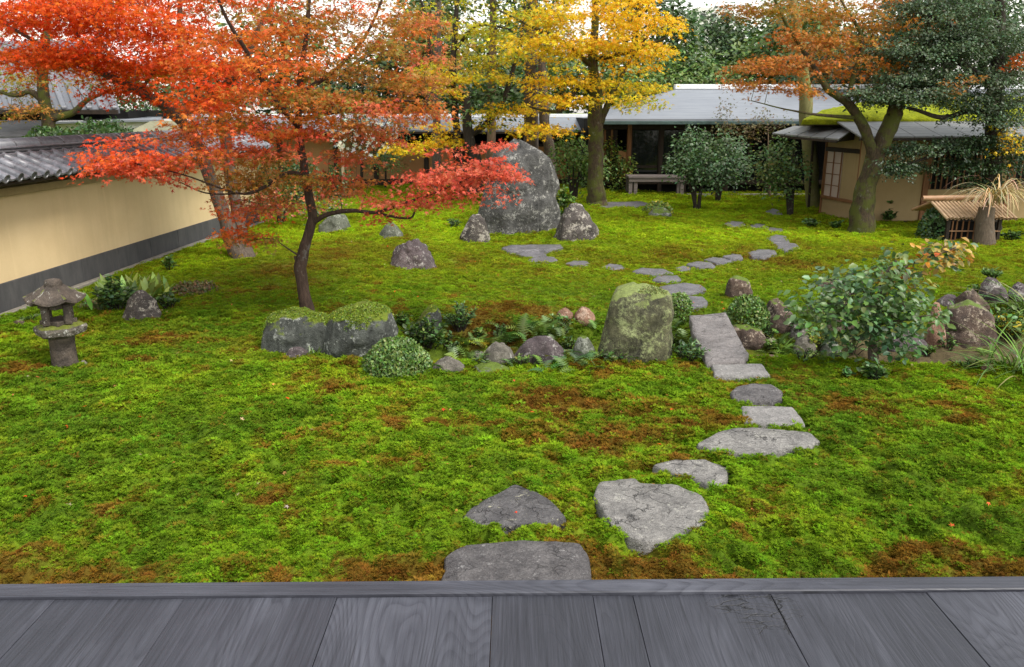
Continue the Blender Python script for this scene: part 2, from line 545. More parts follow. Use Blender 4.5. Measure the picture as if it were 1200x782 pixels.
def mat_deck(name='weathered_deck_wood', along_x=False):
    m = M(name)
    oi = m.n('ShaderNodeObjectInfo')
    off = m.n('ShaderNodeVectorMath'); off.operation = 'ADD'
    cx = m.n('ShaderNodeCombineXYZ')
    m.l(m.math('MULTIPLY', oi.outputs['Random'], 37.0), cx.inputs[0]); m.l(m.math('MULTIPLY', oi.outputs['Random'], 11.0), cx.inputs[1])
    geo = m.n('ShaderNodeNewGeometry')
    m.l(geo.outputs['Position'], off.inputs[0]); m.l(cx.outputs[0], off.inputs[1])
    def mapped(sc):
        mp = m.n('ShaderNodeMapping'); mp.inputs['Scale'].default_value = (sc[1], sc[0], 1) if along_x else sc
        m.l(off.outputs[0], mp.inputs['Vector']); return mp.outputs[0]
    # cathedral grain: growth rings of a warped field
    warp = m.noise(mapped((3.2, .5, 1)), 1.0, 1.5, .4)
    rings = m.math('FRACT', m.math('MULTIPLY', warp, 48.0))
    rg = m.ramp(rings, [(0.0, 0.0), (.55, 1.0), (.9, .8), (1.0, 0.0)])
    fine = m.noise(mapped((110, 2.2, 1)), 1.0, 4, .7)
    blot = m.noise(mapped((2.5, .8, 1)), 1.0, 5, .6)
    c = m.mix(m.ramp(fine, [(.3, 0.0), (.7, 1.0)]), (.021, .0215, .0275), (.050, .051, .0645))
    c = m.mix(m.math('MULTIPLY', m.ramp(blot, [(.45, 0.0), (.66, .38)]), rg), c, (.105, .108, .128))
    c = m.mix(1.0, c, m.ramp(blot, [(.3, .8), (.7, 1.2)]), 'MULTIPLY')
    c = m.mix(1.0, c, m.ramp(oi.outputs['Random'], [(0.0, .85), (1.0, 1.18)]), 'MULTIPLY')
    line = m.noise(mapped((240, 1.3, 1)), 1.0, 2, .6)
    c = m.mix(m.ramp(line, [(.64, 0.0), (.70, .7)]), c, (.014, .014, .016))
    # scuffs and knots
    kn = m.voro(mapped((3.0, 1.1, 1)), 1.0)
    c = m.mix(m.ramp(kn, [(.0, .85), (.045, 0.0)]), c, (.02, .02, .022))
    # decayed, cracked spot
    ctr = at_z(885, 708, .56)
    d = m.n('ShaderNodeVectorMath'); d.operation = 'DISTANCE'
    mp = m.n('ShaderNodeMapping'); mp.inputs['Scale'].default_value = (1, 1.0, 0)
    m.l(geo.outputs['Position'], mp.inputs['Vector']); m.l(mp.outputs[0], d.inputs[0]); d.inputs[1].default_value = (ctr.x, ctr.y, 0)
    wn_ = m.noise(geo.outputs['Position'], 9, 4)
    rad = m.ramp(m.math('ADD', d.outputs['Value'], m.math('MULTIPLY', m.math('SUBTRACT', wn_, .5), .22)), [(.10, 1.0), (.17, 0.0)])
    mp2 = m.n('ShaderNodeMapping'); mp2.inputs['Scale'].default_value = (9, 36, 1)
    nw = m.n('ShaderNodeTexNoise'); nw.inputs['Scale'].default_value = 14; m.l(geo.outputs['Position'], nw.inputs['Vector'])
    av = m.n('ShaderNodeVectorMath'); av.operation = 'MULTIPLY_ADD'
    m.l(nw.outputs['Color'], av.inputs[0]); av.inputs[1].default_value = (.09, .05, 0); m.l(geo.outputs['Position'], av.inputs[2])
    m.l(av.outputs[0], mp2.inputs['Vector'])
    ed = m.voro(mp2.outputs[0], 1.0, 'DISTANCE_TO_EDGE')
    crack = m.math('MULTIPLY', m.ramp(ed, [(.0, 1.0), (.06, 0.0)]), rad)
    # one long jagged split running on towards the viewer
    sep = m.n('ShaderNodeSeparateXYZ'); m.l(geo.outputs['Position'], sep.inputs[0])
    c0 = at_z(905, 696, .56); c1 = at_z(922, 742, .56)
    wig = m.math('MULTIPLY', m.math('SUBTRACT', m.noise(geo.outputs['Position'], 24, 5, .75), .5), .09)
    dx_ = m.math('ABSOLUTE', m.math('SUBTRACT', m.math('ADD', sep.outputs[0], wig), (c0.x + c1.x) / 2))
    yw = m.ramp(m.math('ABSOLUTE', m.math('SUBTRACT', sep.outputs[1], (c0.y + c1.y) / 2)), [(abs(c0.y - c1.y) * .45, 1.0), (abs(c0.y - c1.y) * .62, 0.0)])
    crack = m.math('MAXIMUM', crack, m.math('MULTIPLY', m.ramp(dx_, [(.0015, 1.0), (.006, 0.0)]), yw))
    if along_x:
        crack = m.math('MULTIPLY', crack, 0.0)
    c = m.mix(crack, c, (.006, .006, .006))
    h = m.math('SUBTRACT', m.math('ADD', m.math('MULTIPLY', rg, .35), fine), m.math('MULTIPLY', crack, 4.0))
    rr = m.ramp(blot, [(.3, .42), (.7, .62)])
    return m.bsdf(c, rr, m.bump(h, .45, .004), .35)

def mat_plaster(name, a, b, streak=True):
    m = M(name)
    v = m.coord()
    n1 = m.noise(v, 1.2, 6, .6)
    c = m.mix(m.ramp(n1, [(.35, 0.0), (.65, 1.0)]), b, a)
    if streak:
        st = m.noise(m.coord((3, 3, .18)), 1.0, 6, .7)
        c = m.mix(m.ramp(st, [(.52, 0.0), (.75, .28)]), c, tuple(x * .66 for x in b))
        st2 = m.noise(m.coord((2.3, 2.3, .12)), 1.7, 5, .7)
        c = m.mix(m.ramp(st2, [(.58, 0.0), (.75, .25)]), c, tuple(min(.8, x * 1.35) for x in a))
    f = m.noise(v, 70, 5, .7)
    c = m.mix(1.0, c, m.ramp(f, [(.3, .97), (.7, 1.03)]), 'MULTIPLY')
    return m.bsdf(c, .92, m.bump(f, .2, .0012), .15)

def mat_simple(name, a, b, scale=8, rough=.8, bump=.3, dist=.01, spec=.3, vec=(1, 1, 1), **k):
    m = M(name)
    f = m.noise(m.coord(vec), scale, 7, .68, .3)
    c = m.mix(m.ramp(f, [(.32, 0.0), (.68, 1.0)]), b, a)
    return m.bsdf(c, rough, m.bump(f, bump, dist), spec, **k)

def mat_tile():
    m = M('grey_roof_tile')
    oi = m.n('ShaderNodeObjectInfo')
    f = m.noise(m.coord(), 14, 6, .65)
    c = m.mix(m.ramp(f, [(.3, 0.0), (.7, 1.0)]), (.075, .078, .09), (.19, .19, .21))
    c = m.mix(1.0, c, m.ramp(oi.outputs['Random'], [(0.0, .75), (1.0, 1.3)]), 'MULTIPLY')
    return m.bsdf(c, m.ramp(f, [(.3, .28), (.7, .5)]), m.bump(f, .2, .004), .6)

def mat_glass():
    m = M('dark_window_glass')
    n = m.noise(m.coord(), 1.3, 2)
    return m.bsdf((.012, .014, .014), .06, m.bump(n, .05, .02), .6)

def mat_water():
    m = M('dark_still_water')
    n = m.noise(m.coord(), 9, 3)
    return m.bsdf((.02, .024, .015), .05, m.bump(n, .08, .01), .6)

def mat_roofsheet(name, a, b, rough=.4):
    m = M(name)
    f = m.noise(m.coord((.35, 1.4, 1.4)), 4, 7, .7)
    w = m.n('ShaderNodeTexWave'); w.wave_type = 'BANDS'; w.bands_direction = 'Y'; w.inputs['Scale'].default_value = 1.6
    w.inputs['Distortion'].default_value = .6
    m.l(m.coord(), w.inputs['Vector'])
    c = m.mix(m.ramp(f, [(.3, 0.0), (.7, 1.0)]), b, a)
    h = m.math('ADD', m.math('MULTIPLY', w.outputs['Fac'], .6), f)
    return m.bsdf(c, rough, m.bump(h, .25, .02), .5)

MT = dict(
    deck=mat_deck(),
    deckx=mat_deck('weathered_edge_board', True),
    plaster=mat_plaster('ochre_plaster', (.62, .48, .275), (.55, .42, .235)),
    teaplaster=mat_plaster('clay_plaster', (.40, .29, .15), (.33, .235, .115)),
    terracotta=mat_plaster('red_clay_plaster', (.42, .22, .10), (.36, .18, .08), False),
    band=mat_simple('dark_base_board', (.085, .083, .082), (.05, .05, .052), 6, .8, .3, .006, .25, (1, 1, .35)),
    trim=mat_simple('ochre_cornice', (.36, .27, .13), (.25, .19, .09), 5, .85, .2),
    kerb=mat_simple('pale_kerb_stone', (.26, .24, .2), (.14, .13, .11), 12, .85, .5),
    tile=mat_tile(),
    darkwood=mat_wood('dark_stained_wood', (.045, .03, .02), (.018, .012, .009)),
    brownwood=mat_wood('brown_post_wood', (.28, .13, .055), (.16, .07, .03)),
    greywood=mat_wood('grey_bench_wood', (.2, .17, .16), (.11, .09, .085), 'x'),
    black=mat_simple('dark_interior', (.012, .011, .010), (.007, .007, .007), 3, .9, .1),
    glass=mat_glass(),
    water=mat_water(),
    metalroof=mat_roofsheet('pale_metal_roof', (.225, .24, .265), (.155, .167, .19), .5),
    cedarroof=mat_roofsheet('weathered_shingle_roof', (.20, .20, .19), (.10, .105, .11), .45),
    whitecap=mat_simple('white_ridge_cap', (.78, .79, .8), (.68, .69, .7), 6, .5, .1),
    paper=mat_simple('shoji_paper', (.62, .50, .44), (.55, .43, .37), 3, .9, .05),
    bamboo=mat_simple('dry_bamboo', (.52, .36, .22), (.36, .24, .14), 9, .5, .2, .006, .4, (1, 1, 3)),
    bamboo2=mat_simple('aged_bamboo', (.40, .22, .12), (.28, .16, .08), 9, .55, .2, .006, .4),
    thatchmoss=mat_simple('mossy_thatch', (.34, .38, .016), (.16, .19, .012), 9, .95, 1.0, .06, .1),
    whitewall=mat_plaster('white_wall', (.72, .70, .68), (.62, .6, .58), False),
    mossyroof=mat_simple('mossy_grey_roof', (.24, .23, .15), (.16, .155, .1), 5, .9, .5, .02),
    palepole=mat_wood('pale_pole', (.42, .34, .22), (.3, .24, .15)),
    bark_maple=mat_bark('maple_bark', (.085, .055, .04), (.03, .019, .014)),
    bark_grey=mat_bark('grey_bark', (.16, .125, .095), (.065, .05, .04)),
    bark_moss=mat_bark('mossy_bark', (.085, .06, .036), (.028, .021, .014), .6, (.075, .085, .016)),
    bark_dark=mat_bark('dark_bark', (.05, .04, .03), (.018, .014, .011)),
    bark_tan=mat_bark('tan_bark', (.24, .17, .11), (.12, .08, .055)),
    bark_green=mat_bark('pale_green_bark', (.25, .23, .10), (.15, .14, .06), .5, (.16, .17, .05)),
    stump=mat_bark('weathered_post', (.16, .12, .085), (.07, .055, .042)),
)
RM = dict(
    big=mat_rock('standing_stone_rock', (.095, .092, .086), (.036, .035, .033), (.32, .31, .28), .33, 0, scale=1.6, streak=.25),
    lichen=mat_rock('lichened_rock', (.105, .088, .076), (.042, .035, .032), (.40, .365, .305), .38, 0, scale=1.2),
    purple=mat_rock('purple_grey_rock', (.13, .10, .10), (.055, .042, .045), (.40, .37, .34), .34, 0, scale=1.4),
    mossy=mat_rock('mossy_grey_rock', (.085, .09, .078), (.03, .033, .028), (.36, .37, .33), .34, .30, (.13, .17, .012), 1.1, streak=.4),
    green=mat_rock('green_lichen_rock', (.105, .10, .052), (.03, .029, .017), (.33, .37, .16), .46, .16, (.20, .24, .07), 1.5, streak=.35, soft=.10),
    pale=mat_rock('pale_stream_rock', (.20, .18, .145), (.09, .08, .065), (.42, .41, .36), .3, 0, scale=1.5),
    red=mat_rock('reddish_rock', (.30, .17, .11), (.16, .085, .055), (.5, .36, .27), .35, 0, scale=1.5),
    brown=mat_rock('brown_rock', (.13, .085, .06), (.05, .033, .026), (.36, .29, .22), .36, .08, scale=1.4),
    greygreen=mat_rock('grey_green_rock', (.15, .16, .12), (.08, .085, .065), (.3, .31, .26), .36, .12, scale=1.3),
    step_dark=mat_rock('dark_flat_stone', (.165, .155, .153), (.08, .075, .077), (.55, .52, .36), .2, 0, scale=2.2, rough=.5, crack=.8, bd=1.8),
    step_grey=mat_rock('grey_flat_stone', (.34, .32, .295), (.17, .16, .15), (.48, .46, .40), .25, 0, scale=2.0, rough=.6, crack=.9, bd=1.8),
    step_pale=mat_rock('pale_granite', (.33, .31, .295), (.20, .19, .18), (.48, .46, .43), .15, 0, scale=2.6, rough=.65, bd=1.6),
    step_granite=mat_rock('worn_granite_slab', (.19, .175, .172), (.085, .078, .08), (.38, .36, .35), .22, 0, scale=3.0, rough=.6, crack=.5, bd=2.5),
    step_far=mat_rock('wet_flat_stone', (.19, .18, .19), (.105, .10, .107), (.42, .40, .36), .08, 0, scale=1.6, rough=.38),
    bridge=mat_rock('slate_bridge_stone', (.27, .243, .235), (.16, .143, .138), (.30, .29, .27), .15, 0, scale=1.2, rough=.45, crack=.5),
    lantern=mat_rock('old_lantern_granite', (.11, .085, .065), (.045, .035, .028), (.55, .53, .47), .17, 0, scale=3.0),
    lanternlt=mat_rock('lichened_lantern_granite', (.15, .13, .10), (.06, .05, .04), (.48, .47, .42), .32, .12, (.13, .15, .02), 3.0),
)

# ---------------------------------------------------------------- veranda underfoot
DZ = .56
eL, eR = at_z(0, 684, DZ + .012), at_z(1200, 675, DZ + .012)
def edge_y(x):
    return eL.y + (eR.y - eL.y) * (x - eL.x) / (eR.x - eL.x)
EW = .085
ver = empty('veranda', (0, 1.5, 0), 'dark grey weathered plank veranda along the bottom of the view', 'veranda')
seams = [at_z(p, 700, DZ).x for p in (67, 217, 395, 577, 695, 742, 905, 1090)]
w0 = .45
xs = [seams[0] - w0 * k for k in (6, 5, 4, 3, 2, 1)] + seams + [seams[-1] + w0 * k for k in (1, 2, 3, 4, 5, 6)]
for i in range(len(xs) - 1):
    a, b = xs[i] + .0011, xs[i + 1] - .0011
    dz = rnd.uniform(-.0022, .0022)
    A = [(a, -.6, DZ + dz), (b, -.6, DZ + dz), (b, edge_y(b) - EW - .003, DZ + dz), (a, edge_y(a) - EW - .003, DZ + dz)]
    slab('plank', A, .04, MT['deck'], ver, .0012)
A = [(xs[0], edge_y(xs[0]) - EW, DZ + .012), (xs[-1], edge_y(xs[-1]) - EW, DZ + .012), (xs[-1], edge_y(xs[-1]), DZ + .012), (xs[0], edge_y(xs[0]), DZ + .012)]
slab('edge_board', A, .10, MT['deckx'], ver, .004)
for x in (-3.2, -1.2, .8, 2.8):
    box('post', x - .06, x + .06, edge_y(x) - .2, edge_y(x) - .08, gz(x, 2.5) - .05, DZ - .045, MT['greywood'], ver)
box('joist', xs[0], xs[-1], 1.0, 1.12, DZ - .17, DZ - .045, MT['greywood'], ver)

# ---------------------------------------------------------------- stones that lie in the moss
POLYS = []          # outlines (world x, y) kept free of moss

def in_poly(X, Y, P):
    ins = np.zeros(X.shape, bool)
    n = len(P)
    for i in range(n):
        x0, y0 = P[i]; x1, y1 = P[(i + 1) % n]
        c = ((y0 > Y) != (y1 > Y)) & (X < (x1 - x0) * (Y - y0) / (y1 - y0 + 1e-12) + x0)
        ins ^= c
    return ins

def flat_stone(outline, mat, label, h=.05, rough=.012, top=None, round_=True, group='stepping stones', name='stepping_stone', rim=.014, cat='stepping stone'):
    h = h * .8
    pts = np.array([gp(x, y)[:] for x, y in outline])
    zc = float(np.median(pts[:, 2])) + h if top is None else top
    q = np.array([at_z(x, y, zc)[:2] for x, y in outline])
    POLYS.append(q)
    # resample the outline
    cl = np.vstack([q, q[:1]]); seg = np.linalg.norm(np.diff(cl, axis=0), axis=1); L = np.concatenate([[0], np.cumsum(seg)])
    n = 84
    t = np.linspace(0, L[-1], n, endpoint=False)
    ox = np.interp(t, L, cl[:, 0]); oy = np.interp(t, L, cl[:, 1])
    if round_:
        for _ in range(1):
            ox = (np.roll(ox, 1) + 2 * ox + np.roll(ox, -1)) / 4; oy = (np.roll(oy, 1) + 2 * oy + np.roll(oy, -1)) / 4
    cx, cy = ox.mean(), oy.mean()
    size = max(np.ptp(ox), np.ptp(oy))
    nn = fbm2(ox * 9 + len(POLYS) * 5, oy * 9, 3, 9) * .05
    ox = cx + (ox - cx) * (1 + nn); oy = cy + (oy - cy) * (1 + nn)
    rings = []
    sx = max(.5, 1 - 2 * rim / max(.08, np.ptp(ox))); sy = max(.5, 1 - 2 * rim / max(.08, np.ptp(oy)))
    for f, dz in ((1.03, -h - .1), (1.0, -.022), ((1 + sx) / 2, -.006), (sx, 0), (.75 * sx, 0), (.5 * sx, 0), (.25 * sx, 0)):
        fy = f if f >= 1 else 1 - (1 - f) * (1 - sy) / max(1e-3, 1 - sx) if f > sx else f / sx * sy
        X = cx + (ox - cx) * f; Y = cy + (oy - cy) * fy
        Z = zc + dz + (fbm2(X * 6, Y * 6, 4, 31) * rough if dz >= -.03 else 0)
        rings.append(np.stack([X, Y, Z + 0 * X], 1))
    V = np.concatenate(rings + [np.array([[cx, cy, zc]])])
    F = []
    for i in range(len(rings) - 1):
        for j in range(n):
            k = (j + 1) % n
            F += [(i * n + j, i * n + k, (i + 1) * n + k), (i * n + j, (i + 1) * n + k, (i + 1) * n + j)]
    b = (len(rings) - 1) * n
    F += [(b + j, b + (j + 1) % n, len(V) - 1) for j in range(n)]
    F = np.array(F)
    a = 0.0
    for i in range(n):
        a += ox[i] * oy[(i + 1) % n] - ox[(i + 1) % n] * oy[i]
    if a < 0: F = F[:, ::-1]
    o = mk(name, V, F, mat, smooth=True)
    return tag(o, label, cat, group)

flat_stone([(517, 684), (521, 650), (545, 636), (612, 631), (684, 635), (693, 660), (697, 692), (517, 696)], RM['step_granite'], 'worn granite step slab touching the veranda edge', .08, .015)
flat_stone([(540, 606), (556, 590), (585, 577), (603, 567), (625, 575), (645, 585), (667, 606), (640, 611), (600, 616), (560, 613)], RM['step_dark'], 'dark triangular stepping stone with yellow lichen spots', .085, .012)
flat_stone([(696, 580), (703, 562), (744, 557), (748, 563), (790, 567), (820, 578), (834, 595), (830, 612), (800, 627), (760, 634), (735, 630), (712, 610)], RM['step_grey'], 'largest pale grey stepping stone with a cracked rounded top', .09, .018)
flat_stone([(764, 544), (790, 538), (828, 537), (838, 543), (855, 548), (852, 562), (838, 569), (805, 560), (780, 553)], RM['step_grey'], 'small lichen spotted stepping stone behind the largest one', .08, .014)
flat_stone([(816, 520), (845, 504), (880, 500), (920, 503), (950, 506), (962, 516), (945, 525), (905, 530), (870, 532), (835, 527)], RM['step_grey'], 'wide leaf shaped grey stepping stone with dark hollow', .08, .016)
flat_stone([(868, 475), (930, 476), (945, 497), (910, 497), (872, 494)], RM['step_pale'], 'pale rectangular stepping stone between oval and wide stones', .07, .006, round_=False)
flat_stone([(855, 460), (862, 453), (882, 449), (905, 450), (918, 458), (917, 466), (900, 469), (872, 470), (858, 466)], RM['step_granite'], 'oval dark grey stepping stone with domed top', .07, .01)
flat_stone([(833, 426), (893, 426), (903, 439), (870, 440), (837, 439)], RM['step_pale'], 'rectangular granite stepping stone at the foot of the slab bridge', .065, .006, round_=False)
flat_stone([(877, 418), (895, 414), (914, 416), (912, 423), (890, 426), (879, 423)], RM['red'], 'flat reddish stone beside the foot of the slab bridge', .06, .01)
flat_stone([(790, 350), (796, 346), (824, 347), (830, 353), (828, 358), (800, 359), (788, 357)], RM['step_far'], 'squarish stepping stone at the far end of the slab bridge', .05)
flat_stone([(772, 336), (800, 331), (822, 333), (829, 340), (810, 344), (780, 344)], RM['step_far'], 'broad blue grey stepping stone second beyond the slab bridge', .05)
flat_stone([(764, 328), (770, 323), (795, 323), (799, 328), (780, 331)], RM['step_far'], 'narrow stepping stone third beyond the slab bridge', .04)
flat_stone([(740, 318), (752, 314), (778, 315), (790, 320), (765, 322)], RM['step_far'], 'long pale stepping stone where the path forks', .04)
flat_stone([(790, 314), (800, 311), (810, 313), (808, 317), (797, 317)], RM['step_far'], 'tiny stepping stone just past the path fork', .035)
flat_stone([(804, 309), (818, 306), (834, 308), (839, 312), (820, 314)], RM['step_far'], 'pale stepping stone beyond the tiny one at the fork', .035)
flat_stone([(824, 304), (835, 301), (855, 303), (859, 306), (840, 308)], RM['step_far'], 'thin dark stepping stone midway along the far path', .035)
flat_stone([(846, 300), (858, 297), (869, 299), (871, 302), (855, 303)], RM['step_far'], 'small oval stepping stone before the bend of the far path', .035)
flat_stone([(876, 296), (890, 292), (908, 293), (911, 297), (895, 301), (880, 300)], RM['step_far'], 'stepping stone at the bend of the far path', .035)
flat_stone([(905, 289), (912, 284), (932, 285), (938, 290), (920, 294)], RM['step_far'], 'rounded stepping stone right of the far path bend', .035)
flat_stone([(897, 279), (908, 275), (922, 277), (926, 284), (905, 285)], RM['step_far'], 'square stepping stone above the far path bend', .035)
flat_stone([(895, 271), (903, 266), (917, 268), (920, 274), (903, 275)], RM['step_far'], 'dark wet stepping stone near the small glossy tree', .03)
flat_stone([(845, 263), (856, 259), (872, 260), (874, 264), (858, 266)], RM['step_far'], 'stepping stone at the left tip of the far path', .03)
flat_stone([(872, 266), (886, 262), (899, 263), (901, 267), (884, 269)], RM['step_far'], 'thin stepping stone right of the far left tip', .03)
flat_stone([(896, 248), (906, 244), (914, 247), (918, 252), (905, 253)], RM['step_far'], 'farthest stepping stone before the dark hall', .03)
flat_stone([(662, 309), (672, 305), (688, 306), (693, 310), (680, 313)], RM['step_far'], 'oval stone left end of the side path', .035)
flat_stone([(704, 313), (714, 309), (728, 310), (733, 314), (718, 317)], RM['step_far'], 'oval stone in the middle of the side path', .035)
flat_stone([(587, 290), (600, 287), (658, 286), (661, 290), (640, 293), (595, 294)], RM['step_far'], 'long narrow slab in front of the standing stone', .05, .01)
flat_stone([(604, 298), (616, 295), (636, 295), (641, 299), (620, 301)], RM['step_far'], 'dark small slab in front of the long narrow slab', .04, .01)
flat_stone([(617, 305), (630, 300), (650, 301), (655, 306), (640, 309), (624, 309)], RM['step_far'], 'rounded slab nearest the camera below the standing stone', .05, .01)
flat_stone([(698, 241), (710, 237), (752, 236), (762, 239), (745, 243), (710, 245)], RM['step_far'], 'wide flat stone beside the yellow maple trunk', .08, .01, name='flat_stone')
# slab bridge, tilted, across the stream
bp = [at_z(808, 369, .10), at_z(850, 366, .10), at_z(877, 414, .07), at_z(873, 423, .065), at_z(828, 424, .065), at_z(812, 390, .09)]
n = len(bp)
bq = []
for i in range(n):
    for t in np.linspace(0, 1, 7, endpoint=False):
        p = bp[i].lerp(bp[(i + 1) % n], t)
        j = float(fbm2(p.x * 8, p.y * 8, 3, 4)) * .02
        bq.append(p + Vector((j, j * .6, 0)))
POLYS.append(np.array([(p.x, p.y) for p in bq]))
cen = sum(bq, Vector()) / len(bq)
rings = [[cen + (p - cen) * f + Vector((0, 0, dz + (.012 * float(fbm2(p.x * 5 * f, p.y * 5, 3, 8)) if f < 1 else 0))) for p in bq] for f, dz in ((.97, -.13), (1.0, -.10), (1.0, -.012), (.96, 0), (.7, .0), (.35, .004))]
V = [v for r in rings for v in r] + [cen + Vector((0, 0, .004))]
m_ = len(bq); F = []
for i in range(len(rings) - 1):
    for j in range(m_):
        k = (j + 1) % m_
        F += [(i * m_ + j, (i + 1) * m_ + k, i * m_ + k), (i * m_ + j, (i + 1) * m_ + j, (i + 1) * m_ + k)]
b = (len(rings) - 1) * m_
F += [(b + j, len(V) - 1, b + (j + 1) % m_) for j in range(m_)]
F += [(0, j, j + 1) for j in range(1, m_ - 1)]
o = mk('slab_bridge', V, F, RM['bridge'], smooth=False)
tag(o, 'long grey slate slab bridging the stream beside the green boulder', 'stone bridge')

# ---------------------------------------------------------------- ground and moss
def zone(px, py, rx, ry):
    c = gp(px, py); a = gp(px + rx, py); b = gp(px, py - ry); d = gp(px, py + ry)
    return c.x, c.y, abs(a.x - c.x), max(.05, (b.y - d.y) / 2)

ZRED = [(*zone(650, 468, 60, 14), .9), (*zone(770, 500, 80, 22), .6), (*zone(985, 480, 60, 22), .95), (*zone(700, 520, 60, 14), .5), (*zone(590, 500, 40, 10), .6),
        (*zone(600, 366, 70, 10), .8), (*zone(30, 436, 50, 8), .8), (*zone(160, 424, 40, 5), .6), (*zone(470, 366, 60, 8), .4), (*zone(1100, 440, 80, 10), .55),
        (*zone(910, 445, 100, 12), .55), (*zone(320, 520, 90, 16), .35), (*zone(150, 610, 60, 20), .6), (*zone(60, 600, 60, 10), .4), (*zone(320, 590, 60, 16), .45),
        (*zone(560, 395, 60, 14), .8), (*zone(740, 430, 130, 4), .5), (*zone(1080, 330, 90, 12), .4), (*zone(300, 345, 60, 10), .3), (*zone(650, 340, 60, 8), .3), (*zone(920, 300, 60, 8), .35)]
ZOLIVE = [(*zone(420, 290, 70, 22), .9), (*zone(330, 320, 60, 16), .7), (*zone(560, 310, 60, 10), .5), (*zone(700, 300, 130, 12), .5), (*zone(90, 400, 60, 20), .3), (*zone(620, 330, 120, 12), .4),
          (*zone(970, 310, 140, 24), .45), (*zone(1060, 300, 120, 16), .5), (*zone(220, 400, 120, 18), .55)]
ZLIME = [(*zone(480, 265, 60, 12), 1.0), (*zone(400, 275, 80, 10), .9), (*zone(300, 280, 60, 14), .6), (*zone(525, 272, 30, 14), .9), (*zone(780, 272, 70, 14), .5), (*zone(230, 310, 40, 10), .8),
         (*zone(830, 245, 150, 12), .7), (*zone(1000, 283, 150, 8), .9), (*zone(60, 400, 50, 10), .4), (*zone(840, 280, 40, 6), .5), (*zone(620, 440, 90, 8), .35), (*zone(250, 455, 120, 14), .35), (*zone(1100, 430, 90, 6), .5)]

def zsum(X, Y, Z):
    s = 0
    for cx, cy, rx, ry, w in Z:
        s = s + w * np.exp(-(((X - cx) / rx) ** 2 + ((Y - cy) / ry) ** 2))
    return s

def mcol(X, Y, dither=None):
    X = np.asarray(X, float); Y = np.asarray(Y, float)
    n1 = .6 * fbm2(X * .8, Y * .8, 4, 41) + .7 * fbm2(X * .33 + 5, Y * .33, 3, 44); n2 = fbm2(X * 2.6, Y * 2.6, 4, 57); n3 = fbm2(X * 7, Y * 7, 3, 77)
    g1 = np.array([.180, .302, .014]); g2 = np.array([.258, .378, .018]); g3 = np.array([.112, .198, .014])
    t = np.clip(.5 + 1.2 * n1 + .8 * n2, 0, 1)[..., None]
    c = g3 * (1 - t) + g1 * t
    t = np.clip(.25 + 1.6 * n2 + .6 * n3, 0, 1)[..., None] * .8
    c = c * (1 - t) + g2 * t
    far = sstep(9, 13, Y)[..., None]
    c = c * (1 - .75 * far) + np.array([.285, .365, .015]) * .75 * far
    lime = np.clip(zsum(X, Y, ZLIME) * (1 + .8 * n2), 0, 1)[..., None]
    c = c * (1 - lime) + np.array([.36, .50, .016]) * lime
    ol = np.clip(zsum(X, Y, ZOLIVE) * (1 + 2.2 * n2), 0, 1)[..., None] * .75
    c = c * (1 - ol) + np.array([.19, .145, .018]) * ol
    edge = .85 * (1 - sstep(.85, 1.35, Y - np.asarray(edge_y(X)))) * (1 + 0 * X)
    near = 1 - .5 * sstep(9, 12, Y)
    red = np.clip(zsum(X, Y, ZRED) + edge * .75, 0, 1.3)
    rr = np.clip((red * 1.15 + 1.0 * n2 + .8 * n3 + .35 * n1 - .24) * 1.6, 0, 1) * near
    rr = rr * .8
    if dither is not None:
        rr = np.where(dither < rr ** .8 * 1.05 + .07, .55 + .45 * rr, rr * .35)
    rr = rr[..., None]
    n4 = fbm2(X * 5, Y * 5, 3, 91)[..., None]
    rc = np.array([.205, .088, .018]) * (1 + .5 * n4) + np.array([.02, .025, 0]) * np.clip(n4, 0, 1)
    c = c * (1 - rr) + rc * rr
    ch = chan(X, Y)[..., None]
    c = c * (1 - .6 * ch) + np.array([.06, .048, .02]) * .6 * ch
    # earth: sandy bed at the right end of the stream, strip along the wall
    e = (sstep(3.2, 3.8, X) * (1 - sstep(6.2, 6.6, X)) * sstep(.55, .9, chan(X, Y)))[..., None]
    c = c * (1 - e) + np.array([.15, .115, .06]) * e
    return np.clip(c, .004, .6)

WX0, WX1 = None, None
wa, wb = gp(0, 369), gp(253, 278)
wdir = (Vector((wb.x, wb.y, 0)) - Vector((wa.x, wa.y, 0))).normalized()
wnor = Vector((wdir.y, -wdir.x, 0))          # towards the garden
W0 = Vector((wa.x, wa.y, 0)) - wdir * 3.0
WLEN = 11.3
def wall_side(X, Y):
    return (X - W0.x) * wnor.x + (Y - W0.y) * wnor.y

def cushions(X, Y):
    a = fbm2(X * 4.2, Y * 4.2, 2, 13)
    b = np.abs(noise2(X * 6.5 + a, Y * 6.5 - a, 21))
    c = np.abs(noise2(X * 14, Y * 14 + 3, 22))
    return (.056 * (1 - b * 2.0) + .028 * (1 - c * 2.0) + .03 * a) * (1 - .6 * sstep(4.2, 7.0, Y)) * (1 - .3 * sstep(9, 14, Y))

